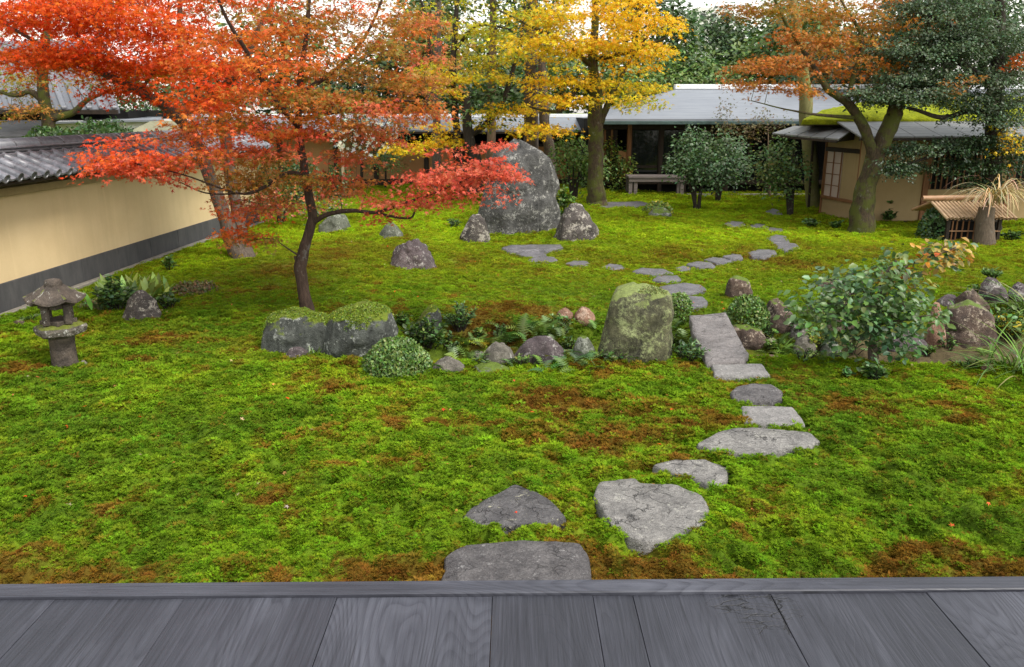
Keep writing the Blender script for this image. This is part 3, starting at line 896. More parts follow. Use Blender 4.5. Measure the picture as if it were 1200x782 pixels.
ys = [2.0]
while ys[-1] < 34:
    ys.append(ys[-1] + max(.016, ys[-1] * .0056))
ys = np.array(ys + [40, 55, 80, 120, 200, 400, 800])
us = np.linspace(-1, 1, 430)
us = np.concatenate([[-12, -6, -3, -2, -1.4], us, [1.4, 2, 3, 6, 12]])
UU, YY = np.meshgrid(us, ys)
XX = UU * (YY * .72 + 1.5)
inm = np.zeros(XX.shape, bool)
sel = (YY < 30) & (np.abs(UU) <= 1)
for P in POLYS:
    bx0, by0 = P.min(0) - .05; bx1, by1 = P.max(0) + .05
    s2 = sel & (XX > bx0) & (XX < bx1) & (YY > by0) & (YY < by1)
    if s2.any():
        inm[s2] |= in_poly(XX[s2], YY[s2], P)
ZZ = H(XX, YY) + np.where(sel & (wall_side(XX, YY) > .1), cushions(XX, YY), 0) * (1 - .6 * (YY > 20))
ZZ[inm] = H(XX[inm], YY[inm]) - .04
nr, nc = XX.shape
I = np.arange(nr - 1)[:, None] * nc + np.arange(nc - 1)[None]
I = I.ravel()
Fq = np.stack([I, I + 1, I + nc + 1, I + nc], -1)
V = np.stack([XX, YY, ZZ], -1).reshape(-1, 3)
ground = mk('ground', V, Fq, mat_ground(), smooth=True)
ca = ground.data.color_attributes.new('mcol', 'FLOAT_COLOR', 'POINT')
cc = np.ones((len(V), 4), np.float32); cc[:, :3] = mcol(V[:, 0], V[:, 1])
ca.data.foreach_set('color', cc.ravel())
tag(ground, 'moss covered garden ground rolling back to the hall', None, None, 'structure')

NO_MOSS = []     # (x, y, radius) circles under rocks and trunks, filled below
ROCKS_AT = []

def moss_template(name, nspr, blades, rad, length, mat, seed):
    r = np.random.default_rng(seed)
    VV, FF, off = [], [], 0
    for _ in range(nspr):
        rr_ = rad * math.sqrt(r.random()); an = r.random() * 6.283
        ox, oy = rr_ * math.cos(an), rr_ * math.sin(an)
        oz = .55 * rad * (1 - (rr_ / rad) ** 2) - .2 * rad + r.uniform(-.25, .25) * length
        tilt = np.array([math.cos(an), math.sin(an)]) * .7 * rr_ / rad
        for b in range(blades):
            a = 6.283 * b / blades + r.uniform(-.3, .3)
            el = r.uniform(.15, 1.2)
            L = length * r.uniform(.7, 1.15)
            d = np.array([math.cos(a) * math.cos(el) + tilt[0], math.sin(a) * math.cos(el) + tilt[1], math.sin(el)]) * L
            s = np.array([-math.sin(a), math.cos(a), 0]) * L * .16
            base = np.array([ox, oy, oz])
            VV += [base - s, base + s, base + d * .6 + s * .8 , base + d]
            FF += [(off, off + 1, off + 2), (off, off + 2, off + 3)]
            off += 4
    me = bpy.data.meshes.new(name)
    me.from_pydata([tuple(v) for v in VV], [], FF)
    me.materials.append(mat)
    return bpy.data.objects.new(name, me)      # only used as the shape of one tuft, not placed by itself

MOSS = mat_moss('moss_tuft', 'INSTANCER')

def scatter(name, P, scl, rot, cols, tpl, label):
    me = bpy.data.meshes.new(name)
    me.vertices.add(len(P)); me.vertices.foreach_set('co', P.astype(np.float32).ravel())
    a = me.attributes.new('scl', 'FLOAT', 'POINT'); a.data.foreach_set('value', scl.astype(np.float32))
    a = me.attributes.new('rot', 'FLOAT_VECTOR', 'POINT'); a.data.foreach_set('vector', rot.astype(np.float32).ravel())
    a = me.attributes.new('mcol', 'FLOAT_COLOR', 'POINT')
    c4 = np.ones((len(P), 4), np.float32); c4[:, :3] = cols
    a.data.foreach_set('color', c4.ravel())
    ob = link(name, me)
    ng = bpy.data.node_groups.new(name + '_nodes', 'GeometryNodeTree')
    ng.interface.new_socket('Geometry', in_out='INPUT', socket_type='NodeSocketGeometry')
    ng.interface.new_socket('Geometry', in_out='OUTPUT', socket_type='NodeSocketGeometry')
    gi = ng.nodes.new('NodeGroupInput'); go = ng.nodes.new('NodeGroupOutput')
    ip = ng.nodes.new('GeometryNodeInstanceOnPoints')
    oi = ng.nodes.new('GeometryNodeObjectInfo'); oi.inputs['Object'].default_value = tpl
    s_ = ng.nodes.new('GeometryNodeInputNamedAttribute'); s_.data_type = 'FLOAT'; s_.inputs['Name'].default_value = 'scl'
    r_ = ng.nodes.new('GeometryNodeInputNamedAttribute'); r_.data_type = 'FLOAT_VECTOR'; r_.inputs['Name'].default_value = 'rot'
    ng.links.new(gi.outputs[0], ip.inputs['Points']); ng.links.new(oi.outputs['Geometry'], ip.inputs['Instance'])
    ng.links.new(s_.outputs['Attribute'], ip.inputs['Scale']); ng.links.new(r_.outputs['Attribute'], ip.inputs['Rotation'])
    ng.links.new(ip.outputs[0], go.inputs[0])
    md = ob.modifiers.new('scatter', 'NODES'); md.node_group = ng
    return tag(ob, label, 'moss', None, 'stuff')

def moss_points(y0, y1, k, umax=.80):
    n_r = int(math.log(y1 / y0) / k); n_c = int(2 * umax / k)
    i, j = np.meshgrid(np.arange(n_r), np.arange(n_c), indexing='ij')
    Y = y0 * np.exp((i + R.random(i.shape)) * k)
    X = ((j + R.random(i.shape)) * k - umax) * (Y * .86 + 1.4)
    return X.ravel(), Y.ravel()

def build_moss():
    for nm, y0, y1, k, tpl, base, label in (
            ('moss', 3.0, 9.2, .0058, moss_template('moss_shape', 15, 9, .036, .0165, MOSS, 3), 1.0, 'deep cushioned star moss between the veranda and the stream'),
            ('far_moss', 9.2, 27, .0050, moss_template('moss_shape', 24, 7, .05, .016, MOSS, 4), 1.0, 'low moss carpet beyond the stream')):
        X, Y = moss_points(y0, y1, k)
        ok = (Y > edge_y(X) + .02) & (wall_side(X, Y) > .16)
        for P in POLYS:
            c = P.mean(0); Q = c + (P - c) * 1.0
            bx0, by0 = Q.min(0); bx1, by1 = Q.max(0)
            s2 = ok & (X > bx0) & (X < bx1) & (Y > by0) & (Y < by1)
            if s2.any():
                ii = np.where(s2)[0]; ok[ii[in_poly(X[ii], Y[ii], Q)]] = False
        for (cx, cy, rx, ry) in NO_MOSS:
            ok &= ((X - cx) / rx) ** 2 + ((Y - cy) / ry) ** 2 > 1
        e = sstep(3.2, 3.8, X) * sstep(.55, .9, chan(X, Y))
        ok &= ~((e > .4) & (R.random(len(X)) < .96))
        ok &= ~((chan(X, Y) > .55) & (R.random(len(X)) < .8))
        # thin, bare patches
        bare = fbm2(X * 3.1, Y * 3.1, 3, 99) + .5 * fbm2(X * 11, Y * 11, 2, 98)
        ok &= ~((bare < -.56) & (R.random(len(X)) < .8))
        X, Y = X[ok], Y[ok]
        Z = H(X, Y) + cushions(X, Y) * (1 - .6 * (Y > 20)) - .004
        if nm == 'moss':
            s = (.75 + .5 * R.random(len(X))) * np.clip(Y / 5.3, .7, 1.35)
        else:
            s = (.7 + .5 * R.random(len(X))) * Y / 10.2
        s *= .8 + .5 * np.clip(.5 + fbm2(X * 2.2, Y * 2.2, 3, 64), 0, 1)
        rot = np.stack([R.normal(0, .22, len(X)), R.normal(0, .22, len(X)), R.random(len(X)) * 6.283], 1)
        c = mcol(X, Y, R.random(len(X))) * (1 + .14 * R.standard_normal((len(X), 1)))
        c *= 1 + .08 * R.standard_normal((len(X), 3))
        scatter(nm, np.stack([X, Y, Z], 1), s, rot, np.clip(c, .004, .6), tpl, label)

# still water lying in the stream
wx = np.linspace(-1.2, 3.1, 30)
V = []; F = []
for i, x in enumerate(wx):
    yn = np.interp(x, _nx, _ny); yf = np.interp(x, _fx, _fy)
    V += [(x, yn, -.40), (x, yn + .62 * (yf - yn), -.40)]
F = [(2 * i, 2 * i + 2, 2 * i + 3, 2 * i + 1) for i in range(len(wx) - 1)]
tag(mk('water', V, F, MT['water']), 'dark still water in the narrow garden stream', None, None, 'structure')

# ---------------------------------------------------------------- earthen garden wall with tiled coping
zb = at_y(0, 335, wa.y).z
zp = at_y(0, 226, wa.y).z
ze = at_y(0, 214, wa.y - .55).z
zt = at_y(0, 187, wa.y + .15).z
zr = at_y(0, 165, wa.y + .25).z
def wp(s, d, z):
    p = W0 + wdir * s + wnor * d
    return Vector((p.x, p.y, z))
gw = empty('garden_wall', (W0.x, W0.y, 0), 'long ochre plaster garden wall with grey tiled coping and dark base', 'wall')
def wbox(name, s0, s1, d0, d1, z0, z1, mat, bev=.006):
    A = [wp(s0, d0, z0), wp(s1, d0, z0), wp(s1, d1, z0), wp(s0, d1, z0)]
    return prism(name, A, [a + Vector((0, 0, z1 - z0)) for a in A], mat, gw, bev)
wbox('plaster_face', 0, WLEN, -.34, -.02, -.25, zp, MT['plaster'], .01)
wbox('cornice', 0, WLEN, -.02, .07, zp - .075, zp + .02, MT['trim'])
pw = .94
k = 0
while k * pw < WLEN - .1:
    wbox('base_panel', k * pw + .003, min(WLEN, (k + 1) * pw) - .003, -.018, .012 + rnd.uniform(-.002, .003), -.25, zb, MT['band'], .004)
    k += 1
k = 0; s = 0.0
while s < WLEN - .3:
    L = rnd.uniform(.7, 1.15)
    wbox('kerb_stone', s + .004, min(WLEN, s + L) - .004, .06, .15, -.25, gz(*wp(s, .1, 0)[:2]) + .045 + rnd.uniform(-.008, .008), MT['kerb'], .012)
    s += L
# under-tile boards on both slopes
od = .40
ed0 = wp(0, od - .03, ze - .035); ed1 = wp(WLEN, od - .03, ze - .035)
td0 = wp(0, -.10, zt - .03); td1 = wp(WLEN, -.10, zt - .03)
slab('roof_board', [ed0, ed1, td1, td0], .04, MT['darkwood'], gw)
ed0 = wp(0, -.36 - od, ze - .035); ed1 = wp(WLEN, -.36 - od, ze - .035)
td0 = wp(0, -.26, zt - .03); td1 = wp(WLEN, -.26, zt - .03)
slab('back_roof', [td0, td1, ed1, ed0], .05, MT['tile'], gw)
# tiles: a roll and a shallow pan each
TW = .235
run = Vector((wp(0, od, ze) - wp(0, -.10, zt)))
SL = run.length
sd_ = run.normalized()
nd_ = wdir.cross(sd_)
if nd_.z < 0: nd_ = -nd_
rows = 3
TL = SL / rows * 1.16
prof = []
for t in np.linspace(0, 1, 15):
    if t < .42:
        a = math.pi * (t / .42); prof.append((.42 * TW * (.5 - .5 * math.cos(a)), .055 * math.sin(a)))
    else:
        u = (t - .42) / .58; prof.append((TW * (.42 + .58 * u), -.016 * math.sin(math.pi * u)))
V, F = [], []
for yy in (0, TL):
    for x, z in prof: V.append((x, yy, z + .016))
    for x, z in prof: V.append((x, yy, z - .008))
n = len(prof)
for i in range(n - 1):
    F.append((i, i + 1, 2 * n + i + 1, 2 * n + i))
    F.append((n + i, 3 * n + i, 3 * n + i + 1, n + i + 1))
    F.append((2 * n + i, 2 * n + i + 1, 3 * n + i + 1, 3 * n + i))
tile_me = bpy.data.meshes.new('tile'); tile_me.from_pydata(V, [], F); tile_me.update(); tile_me.materials.append(MT['tile'])
for p in tile_me.polygons: p.use_smooth = abs(p.normal.y) < .5
# eave tile: with a round end disc on the roll
V2, F2 = list(V), list(F)
for dy, r in ((TL + .012, .055), (TL + .012, .04), (TL + .003, .036)):
    b = len(V2)
    V2 += [(.21 * TW + r * math.cos(a), dy, .018 + r * math.sin(a)) for a in np.linspace(0, 2 * math.pi, 12, endpoint=False)]
b = len(V)
F2 += [(b + i, b + 12 + i, b + 12 + (i + 1) % 12, b + (i + 1) % 12) for i in range(12)]
F2 += [(b + 12 + i, b + 24 + i, b + 24 + (i + 1) % 12, b + 12 + (i + 1) % 12) for i in range(12)]
F2.append(tuple(b + 24 + i for i in range(11, -1, -1)))
b2 = len(V2)
V2 += [(.21 * TW + .055 * math.cos(a), TL - .02, .018 + .055 * math.sin(a)) for a in np.linspace(0, 2 * math.pi, 12, endpoint=False)]
F2 += [(b + i, b + (i + 1) % 12, b2 + (i + 1) % 12, b2 + i) for i in range(12)]
eave_me = bpy.data.meshes.new('tile'); eave_me.from_pydata(V2, [], F2); eave_me.update(); eave_me.materials.append(MT['tile'])
ncol = int(WLEN / TW)
tilt = Matrix.Rotation(math.radians(-2.5), 4, 'X')
for c in range(ncol):
    for r_ in range(rows):
        o = bpy.data.objects.new('tile', eave_me if r_ == rows - 1 else tile_me)
        COL.objects.link(o); o.parent = gw
        pos = wp(c * TW, -.10, zt) + sd_ * (r_ * SL / rows) + nd_ * (.012 + rnd.uniform(-.003, .003))
        Mx = Matrix((wdir, sd_, nd_)).transposed().to_4x4()
        Mx.translation = pos - Vector(gw.location)
        o.matrix_basis = Mx @ tilt @ Matrix.Rotation(rnd.uniform(-.012, .012), 4, 'Z')
# ridge: stacked flat courses and a row of round caps
hr = zr - zt
for i, (d, f0, f1) in enumerate(((.17, -.08, .22), (.145, .24, .42), (.155, .44, .60))):
    wbox('ridge_course', 0, WLEN, -.18 - d, -.18 + d, zt + f0 * hr, zt + f1 * hr, MT['tile'], .012)
CL = .48
nv = 10
V, F = [], []
for yy, rr_ in ((0, .125), (CL - .03, .125), (CL - .03, .135), (CL, .135)):
    V += [(rr_ * math.cos(a), yy, hr * .42 * math.sin(a)) for a in np.linspace(-.15, math.pi + .15, nv)]
for k_ in range(3):
    F += [(k_ * nv + i, k_ * nv + i + 1, (k_ + 1) * nv + i + 1, (k_ + 1) * nv + i) for i in range(nv - 1)]
F += [tuple(range(nv - 1, -1, -1)), tuple(3 * nv + i for i in range(nv))]
cap_me = bpy.data.meshes.new('ridge_cap'); cap_me.from_pydata(V, [], F); cap_me.update(); cap_me.materials.append(MT['tile'])
for p in cap_me.polygons: p.use_smooth = len(p.vertices) == 4
for c in range(int(WLEN / CL)):
    o = bpy.data.objects.new('ridge_cap', cap_me); COL.objects.link(o); o.parent = gw
    Mx = Matrix((-wnor, wdir, Vector((0, 0, 1)))).transposed().to_4x4()
    Mx.translation = wp(c * CL, -.18, zt + .62 * hr) - Vector(gw.location)
    o.matrix_basis = Mx

# ---------------------------------------------------------------- dark hall at the back
HY = 24.0
hall = empty('garden_hall', at_y(830, 222, HY), 'low dark hall with pale sheet roof and glass doors behind the lawn', 'hall')
gh = gp(830, 222).z - .05
def hx(px, Y=HY): return at_y(px, 200, Y).x
def hz(py, Y=HY): return at_y(830, py, Y).z
ezz = hz(139.5, HY - 1.0); rz = hz(104, HY + 3.4)
xl, xr = hx(699, HY - 1), hx(1290, HY - 1)
xrl, xrr = hx(789, HY + 3.4), hx(1290, HY + 3.4)
slab('roof', [(xl, HY - 1, ezz), (xr, HY - 1, ezz), (xrr, HY + 3.4, rz), (xrl, HY + 3.4, rz)], .07, MT['metalroof'], hall)
prism('hip_roof', [(xl, HY - 1.0, ezz - .003), (xrl, HY + 3.4, rz - .003), (xl, HY + 7.5, ezz)], [(xl, HY - 1.0, ezz - .07), (xrl, HY + 3.4, rz - .07), (xl, HY + 7.5, ezz - .07)], MT['metalroof'], hall, 0)
slab('rear_roof', [(xrl, HY + 3.4, rz - .004), (xrr, HY + 3.4, rz - .004), (xr, HY + 7.8, ezz), (xl, HY + 7.8, ezz)], .07, MT['metalroof'], hall)
x = xrl - .1
while x < xrr:
    box('ridge_cap', x, x + 1.48, HY + 3.25, HY + 3.55, rz - .02, rz + .13, MT['whitecap'], hall, .01); x += 1.5
box('gutter', xl, xr, HY - 1.06, HY - .99, ezz - .15, ezz - .055, mat_simple('green_copper_gutter', (.08, .13, .12), (.04, .06, .06), 6, .5, .1), hall, .01)
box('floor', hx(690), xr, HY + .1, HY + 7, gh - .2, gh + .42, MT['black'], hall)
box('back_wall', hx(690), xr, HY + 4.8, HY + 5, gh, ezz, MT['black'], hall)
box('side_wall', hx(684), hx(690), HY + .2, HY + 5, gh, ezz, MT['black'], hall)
box('lintel', hx(690), xr, HY - .05, HY + .05, hz(152), hz(146), MT['darkwood'], hall)
box('transom_wall', hx(690), xr, HY + .0, HY + .06, hz(145.5), ezz - .08, MT['darkwood'], hall)
box('sill', hx(690), xr, HY - .06, HY + .08, gh + .32, gh + .44, MT['darkwood'], hall)
for p, m_ in ((736, 'brownwood'), (773, 'darkwood'), (802, 'darkwood'), (851, 'darkwood'), (900, 'darkwood'), (950, 'darkwood'), (1010, 'darkwood')):
    box('post', hx(p) - .06, hx(p) + .06, HY - .075, HY + .075, gh - .1, ezz - .1, MT[m_], hall)
pxs = [739, 771, 775, 800, 804, 826, 828, 849, 853, 876, 878, 898, 902, 926, 928, 948]
for a, b in zip(pxs[::2], pxs[1::2]):
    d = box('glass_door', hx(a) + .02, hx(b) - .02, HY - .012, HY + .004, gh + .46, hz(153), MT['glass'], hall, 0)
    for e in (a, b):
        box('door_frame', hx(e) - .03, hx(e) + .03, HY - .03, HY + .02, gh + .45, hz(152.5), MT['darkwood'], d)
    box('door_rail', hx(a) + .032, hx(b) - .032, HY - .028, HY - .014, gh + .78, gh + .86, MT['darkwood'], d)
box('wall_panel', hx(724), hx(734), HY - .02, HY + .05, gh + .5, hz(177), MT['terracotta'], hall)
box('wall_panel', hx(692), hx(723), HY + .1, HY + .15, gh + .42, hz(152), MT['darkwood'], hall)
for p in (700, 708, 716):
    box('lattice_bar', hx(p) - .03, hx(p) + .03, HY + .03, HY + .09, gh + .42, hz(152), MT['brownwood'], hall)
box('foundation_kerb', hx(800), hx(948), HY - .9, HY - .7, gh - .2, gh + .12, MT['kerb'], hall)
# narrow veranda bench in front of the glass
bench = empty('veranda_bench', at_y(770, 222, HY - .9), 'grey plank bench on short legs before the hall glass doors', 'bench')
bz = hz(205, HY - .7)
for i in range(3):
    box('seat_plank', hx(735, HY - .9), hx(802, HY - .9), HY - 1.22 + i * .24, HY - 1.22 + i * .24 + .232, bz - .06, bz, MT['greywood'], bench)
box('apron', hx(736, HY - .9), hx(801, HY - .9), HY - 1.2, HY - 1.14, bz - .16, bz - .062, MT['greywood'], bench)
for p in (738, 744, 798):
    for yy in (HY - 1.12, HY - .62):
        box('leg', hx(p, HY - .9) - .05, hx(p, HY - .9) + .05, yy - .05, yy + .05, gp(p, 222).z - .12, bz - .062, MT['greywood'], bench)

# ---------------------------------------------------------------- roofed corridor to the left of the hall
CY = 26.0
cor = empty('roofed_corridor', at_y(560, 220, CY), 'low roofed corridor with reddish clay wall left of the hall', 'corridor')
cg = gp(560, 222).z - .1
def cz(py, Y=CY): return at_y(560, py, Y).z
x0, x1 = hx(180, CY), hx(697, CY)
slab('roof', [(x0, CY - .8, cz(153, CY - .8)), (x1, CY - .8, cz(152, CY - .8)), (x1, CY + 1.6, cz(137, CY + 1.6)), (x0, CY + 1.6, cz(138, CY + 1.6))], .07, MT['metalroof'], cor)
slab('rear_roof', [(x0, CY + 1.6, cz(138, CY + 1.6) - .004), (x1, CY + 1.6, cz(137, CY + 1.6) - .004), (x1, CY + 3.6, cz(150, CY + 3)), (x0, CY + 3.6, cz(150, CY + 3))], .07, MT['metalroof'], cor)
box('ridge_cap', x0, x1, CY + 1.5, CY + 1.72, cz(137, CY + 1.6) - .02, cz(137, CY + 1.6) + .09, MT['whitecap'], cor, .01)
box('fascia', x0, x1, CY - .86, CY - .81, cz(157, CY - .8), cz(153, CY - .8) - .03, MT['darkwood'], cor)
px_ = [180, 230, 280, 330, 395, 441, 500, 545, 600, 650, 692]
for a, b in zip(px_[:-1], px_[1:]):
    box('post', hx(a, CY) - .07, hx(a, CY) + .07, CY - .09, CY + .05, cg - .2, cz(150), MT['darkwood'], cor)
    box('wall_panel', hx(a, CY) + .075, hx(b, CY) - .075, CY - .03, CY + .03, cg + .25, cz(172) if a > 440 else cz(160), MT['terracotta'], cor)
    box('ground_beam', hx(a, CY) + .075, hx(b, CY) - .075, CY - .05, CY + .05, cg - .2, cg + .245, MT['darkwood'], cor)
    box('rail', hx(a, CY) + .075, hx(b, CY) - .075, CY - .045, CY + .04, (cz(172) if a > 440 else cz(160)) + .003, (cz(172) if a > 440 else cz(160)) + .09, MT['darkwood'], cor)
box('back_wall', x0, x1, CY + 1.4, CY + 1.5, cg, cz(150), MT['black'], cor)

# ---------------------------------------------------------------- tea house on the right
TY = 17.4
tea = empty('tea_house', at_y(1040, 262, TY), 'small clay walled tea house with mossy roof and paper window', 'tea house')
tg = gp(1050, 264).z - .08
def tx(px, Y=TY): return at_y(px, 200, Y).x
def tz(py, Y=TY): return at_y(1050, py, Y).z
sl = at_y(962, 248, 18.75); sr = at_y(1001, 256, TY + .03)      # slanted bay with the paper window
def sp(t, z, off=0.0):
    d = Vector((sr.x - sl.x, sr.y - sl.y, 0)); nn = Vector((d.y, -d.x, 0)).normalized()
    if nn.x > 0: nn = -nn
    return Vector((sl.x, sl.y, 0)) + d * t + nn * off + Vector((0, 0, z))
def spanel(name, t0, t1, z0, z1, o0, o1, mat, parent=tea, bev=.004):
    A = [sp(t0, z0, o0), sp(t1, z0, o0), sp(t1, z0, o1), sp(t0, z0, o1)]
    return prism(name, A, [a + Vector((0, 0, z1 - z0)) for a in A], mat, parent, bev)
ez = tz(160, TY - .7)
ztop = ez + .1
wallz0, wallz1 = at_y(963, 229, 18.75).z, at_y(963, 177, 18.75).z
spanel('wall_panel', 0, 1, tg - .1, wallz0 - .05, -.1, 0, MT['teaplaster'])
spanel('wall_panel', .50, .99, wallz0 - .045, wallz1, -.1, -.002, MT['teaplaster'])
spanel('wall_panel', 0, 1, wallz1 + .09, ztop, -.1, -.002, MT['teaplaster'])
spanel('post', -.03, .0, tg - .1, ztop, -.11, .03, MT['brownwood'])
spanel('post', .985, 1.02, tg - .1, ztop, -.11, .03, MT['brownwood'])
spanel('window_sill', .0, .985, wallz0 - .05, wallz0 + .01, -.05, .05, MT['brownwood'])
spanel('head_rail', .0, .985, wallz1, wallz1 + .085, -.05, .04, MT['darkwood'])
wz0, wz1 = wallz0 + .01, wallz1
win = spanel('paper_window', .02, .48, wz0, wz1, -.02, -.005, MT['paper'], tea, 0)
for t in (.02, .245, .47):
    spanel('window_bar', t - .008, t + .008, wz0, wz1, -.004, .018, MT['brownwood'], win, 0)
for f in (.25, .5, .75):
    z = wz0 + (wz1 - wz0) * f
    spanel('window_bar', .03, .46, z - .008, z + .008, -.004, .008, MT['brownwood'], win, 0)
# front wall
fx0, fx1 = tx(1003), tx(1290)
posts = [1024, 1086, 1148, 1184, 1250, 1290]
edges = [1003] + posts
for a, b in zip(edges[:-1], edges[1:]):
    low = tz(222) if a in (1086, 1184) else ztop
    box('wall_panel', tx(a) + .065, tx(b) - .065, TY - .03, TY + .08, tg + .12, low, MT['teaplaster'], tea)
    box('ground_beam', tx(a) + .065, tx(b) - .065, TY - .045, TY + .07, tg - .1, tg + .115, MT['darkwood'], tea)
    if a in (1086, 1184):
        wd = box('lattice_window', tx(a) + .065, tx(b) - .065, TY - .0, TY + .03, tz(222) + .004, tz(178), MT['black'], tea, 0)
        for i in range(9):
            xx = tx(a) + .1 + i * (tx(b) - tx(a) - .2) / 8
            box('window_bar', xx - .012, xx + .012, TY - .03, TY - .004, tz(222) + .006, tz(178), MT['brownwood'], wd, 0)
        box('wall_panel', tx(a) + .065, tx(b) - .065, TY - .03, TY + .08, tz(178) + .004, ztop, MT['teaplaster'], tea)
for a in posts:
    box('post', tx(a) - .06, tx(a) + .06, TY - .06, TY + .09, tg - .1, ztop, MT['brownwood'], tea)
# inside of the house, so that it is solid
prism('core', [sp(.02, tg, -.13), sp(.97, tg, -.13), Vector((fx1, TY + .14, tg)), Vector((fx1, TY + 4.5, tg)), Vector((sl.x + 1.6, TY + 4.5, tg))],
      [sp(.02, ztop, -.13), sp(.97, ztop, -.13), Vector((fx1, TY + .14, ztop)), Vector((fx1, TY + 4.5, ztop)), Vector((sl.x + 1.6, TY + 4.5, ztop))], MT['black'], tea, 0)
# shingled pent roofs, laid in sheets with raised seams
mz = tz(141, TY + .5)
x = tx(1004, TY - .7); i = 0
xe = tx(1290, TY - .7)
nsh = 9
for i in range(nsh):
    a = x + (xe - x) * i / nsh; b = x + (xe - x) * (i + 1) / nsh - .012
    slab('roof_sheet', [(a, TY - .7, ez), (b, TY - .7, ez), (b, TY + .7, mz), (a, TY + .7, mz)], .035, MT['cedarroof'], tea, .004)
box('eave_board', x, xe, TY - .69, TY - .63, ez - .085, ez - .04, MT['darkwood'], tea)
# bay roof
pa = at_y(905, 156, 18.6); pb = at_y(984, 163, 16.9); pc = at_y(1004, 150, 17.8); pd = at_y(931, 147.5, 19.7)
nsh = 5
for i in range(nsh):
    t0, t1 = i / nsh, (i + 1) / nsh - .012
    slab('roof_sheet', [pa.lerp(pb, t0), pa.lerp(pb, t1), pd.lerp(pc, t1), pd.lerp(pc, t0)], .035, MT['cedarroof'], tea, .004)
beam('eave_board', pa + Vector((.05, .05, -.06)), pb + Vector((-.03, .05, -.06)), .05, .045, MT['darkwood'], tea)
prism('bay_gable', [pb + Vector((.02, .1, -.045)), pc + Vector((0, .0, -.045)), Vector((pc.x, pc.y, ez - .1)), Vector((pb.x + .02, pb.y + .1, ez - .12))],
      [pb + Vector((-.05, .16, -.045)), pc + Vector((-.05, .06, -.045)), Vector((pc.x - .05, pc.y + .06, ez - .1)), Vector((pb.x - .03, pb.y + .16, ez - .12))], MT['darkwood'], tea, 0)
# mossy thatch: a swelling hipped roof
gx0, gx1 = tx(934, TY + .6), tx(1300, TY + .6)
zt0, zt1 = tz(140.5, TY + .6), tz(112, TY + 2.6)
nxg, nyg = 70, 26
V, F = [], []
for i in range(nyg + 1):
    v = i / nyg
    for j in range(nxg + 1):
        u = j / nxg
        e = min(1, u * 3.2) ** .6 * min(1, v / .5) ** .75 * (min(1, (1 - v) / .5) ** .75)
        X = gx0 + 1.75 * v + (gx1 - gx0 - 1.75 * v) * u; Y = TY + .55 + 4.0 * v - .0
        zz = zt0 + (zt1 - zt0) * e
        nz = float(fbm3(X * 3, Y * 3, 0, 4, 12)) * .09 + float(fbm3(X * 11, Y * 11, 0, 2, 15)) * .05
        V.append((X + nz * .3, Y - (nz * .5 if i == 0 else 0), zz + nz * (0.4 if i == 0 else 1)))
nn_ = nxg + 1
F = [(i * nn_ + j, i * nn_ + j + 1, (i + 1) * nn_ + j + 1, (i + 1) * nn_ + j) for i in range(nyg) for j in range(nxg)]
b0 = len(V)
V += [(V[j][0], V[j][1] + .05, zt0 - .10) for j in range(nn_)]
F += [(b0 + j, b0 + j + 1, j + 1, j) for j in range(nxg)]
thatch = mk('thatch', V, F, MT['thatchmoss'], tea, smooth=True)
slab('thatch_underside', [(gx0 + .05, TY + .62, zt0 - .06), (gx1, TY + .62, zt0 - .06), (gx1, TY + 4.5, zt0 - .06), (gx0 + 1.8, TY + 4.5, zt0 - .06)], .06, MT['darkwood'], tea)
beam('downpipe', at_y(953, 162, 19.6), Vector((at_y(953, 162, 19.6).x + .05, 19.6, tg)), .05, .05, MT['darkwood'], tea)

# ---------------------------------------------------------------- roofs and houses beyond the garden wall
ob = empty('tiled_house', at_y(40, 180, 21), 'large house with pale tiled roof beyond the garden wall', 'house')
OY = 20.0
oz = lambda py, Y=OY: at_y(0, py, Y).z
ox = lambda px, Y=OY: at_y(px, 150, Y).x
slab('roof', [(ox(-220, OY), OY, oz(128)), (ox(143, OY), OY, oz(128)), (ox(120, OY + 5), OY + 5, oz(48, OY + 5)), (ox(-220, OY + 5), OY + 5, oz(48, OY + 5))], .1, MT['tile'], ob)
x = ox(-215); 
tile_cols = []
while x < ox(141):
    u = (x - ox(-220)) / (ox(143) - ox(-220))
    xb = ox(-220, OY + 5) + u * (ox(120, OY + 5) - ox(-220, OY + 5))
    tile_cols.append(((x, OY - .02, oz(128) + .02), (xb, OY + 5, oz(48, OY + 5) + .02)))
    x += .30
for p_, q_ in tile_cols:
    beam('tile_roll', p_, q_, .13, .08, MT['tile'], ob, .02)
box('wall', ox(-220), ox(132), OY + .9, OY + 5, -.5, oz(129, OY + .5), MT['black'], ob)
box('eave_board', ox(-220), ox(141), OY - .04, OY + .02, oz(134), oz(129), MT['darkwood'], ob)
slab('lower_roof', [(ox(-120, 18), 18, oz(160, 18)), (ox(70, 18), 18, oz(160, 18)), (ox(60, 20), 20, oz(141, 20)), (ox(-120, 20), 20, oz(141, 20))], .08, MT['band'], ob)
oc = empty('white_shed', at_y(130, 160, 19), 'white rendered gable end beyond the garden wall', 'shed')
prism('gable_wall', [at_y(62, 142, 19.8), at_y(185, 140, 19.8), at_y(190, 175, 19.8), at_y(62, 175, 19.8)], [p + Vector((0, 2, 0)) for p in (at_y(62, 142, 19.8), at_y(185, 140, 19.8), at_y(190, 175, 19.8), at_y(62, 175, 19.8))], MT['whitewall'], oc)
slab('roof', [at_y(58, 143, 19.6), at_y(190, 140, 19.6), at_y(190, 137, 22), at_y(58, 137, 22)], .05, MT['metalroof'], oc)
of = empty('mossy_roofed_gatehouse', at_y(170, 170, 17.5), 'mossy grey gable roof just beyond the garden wall', 'gatehouse')
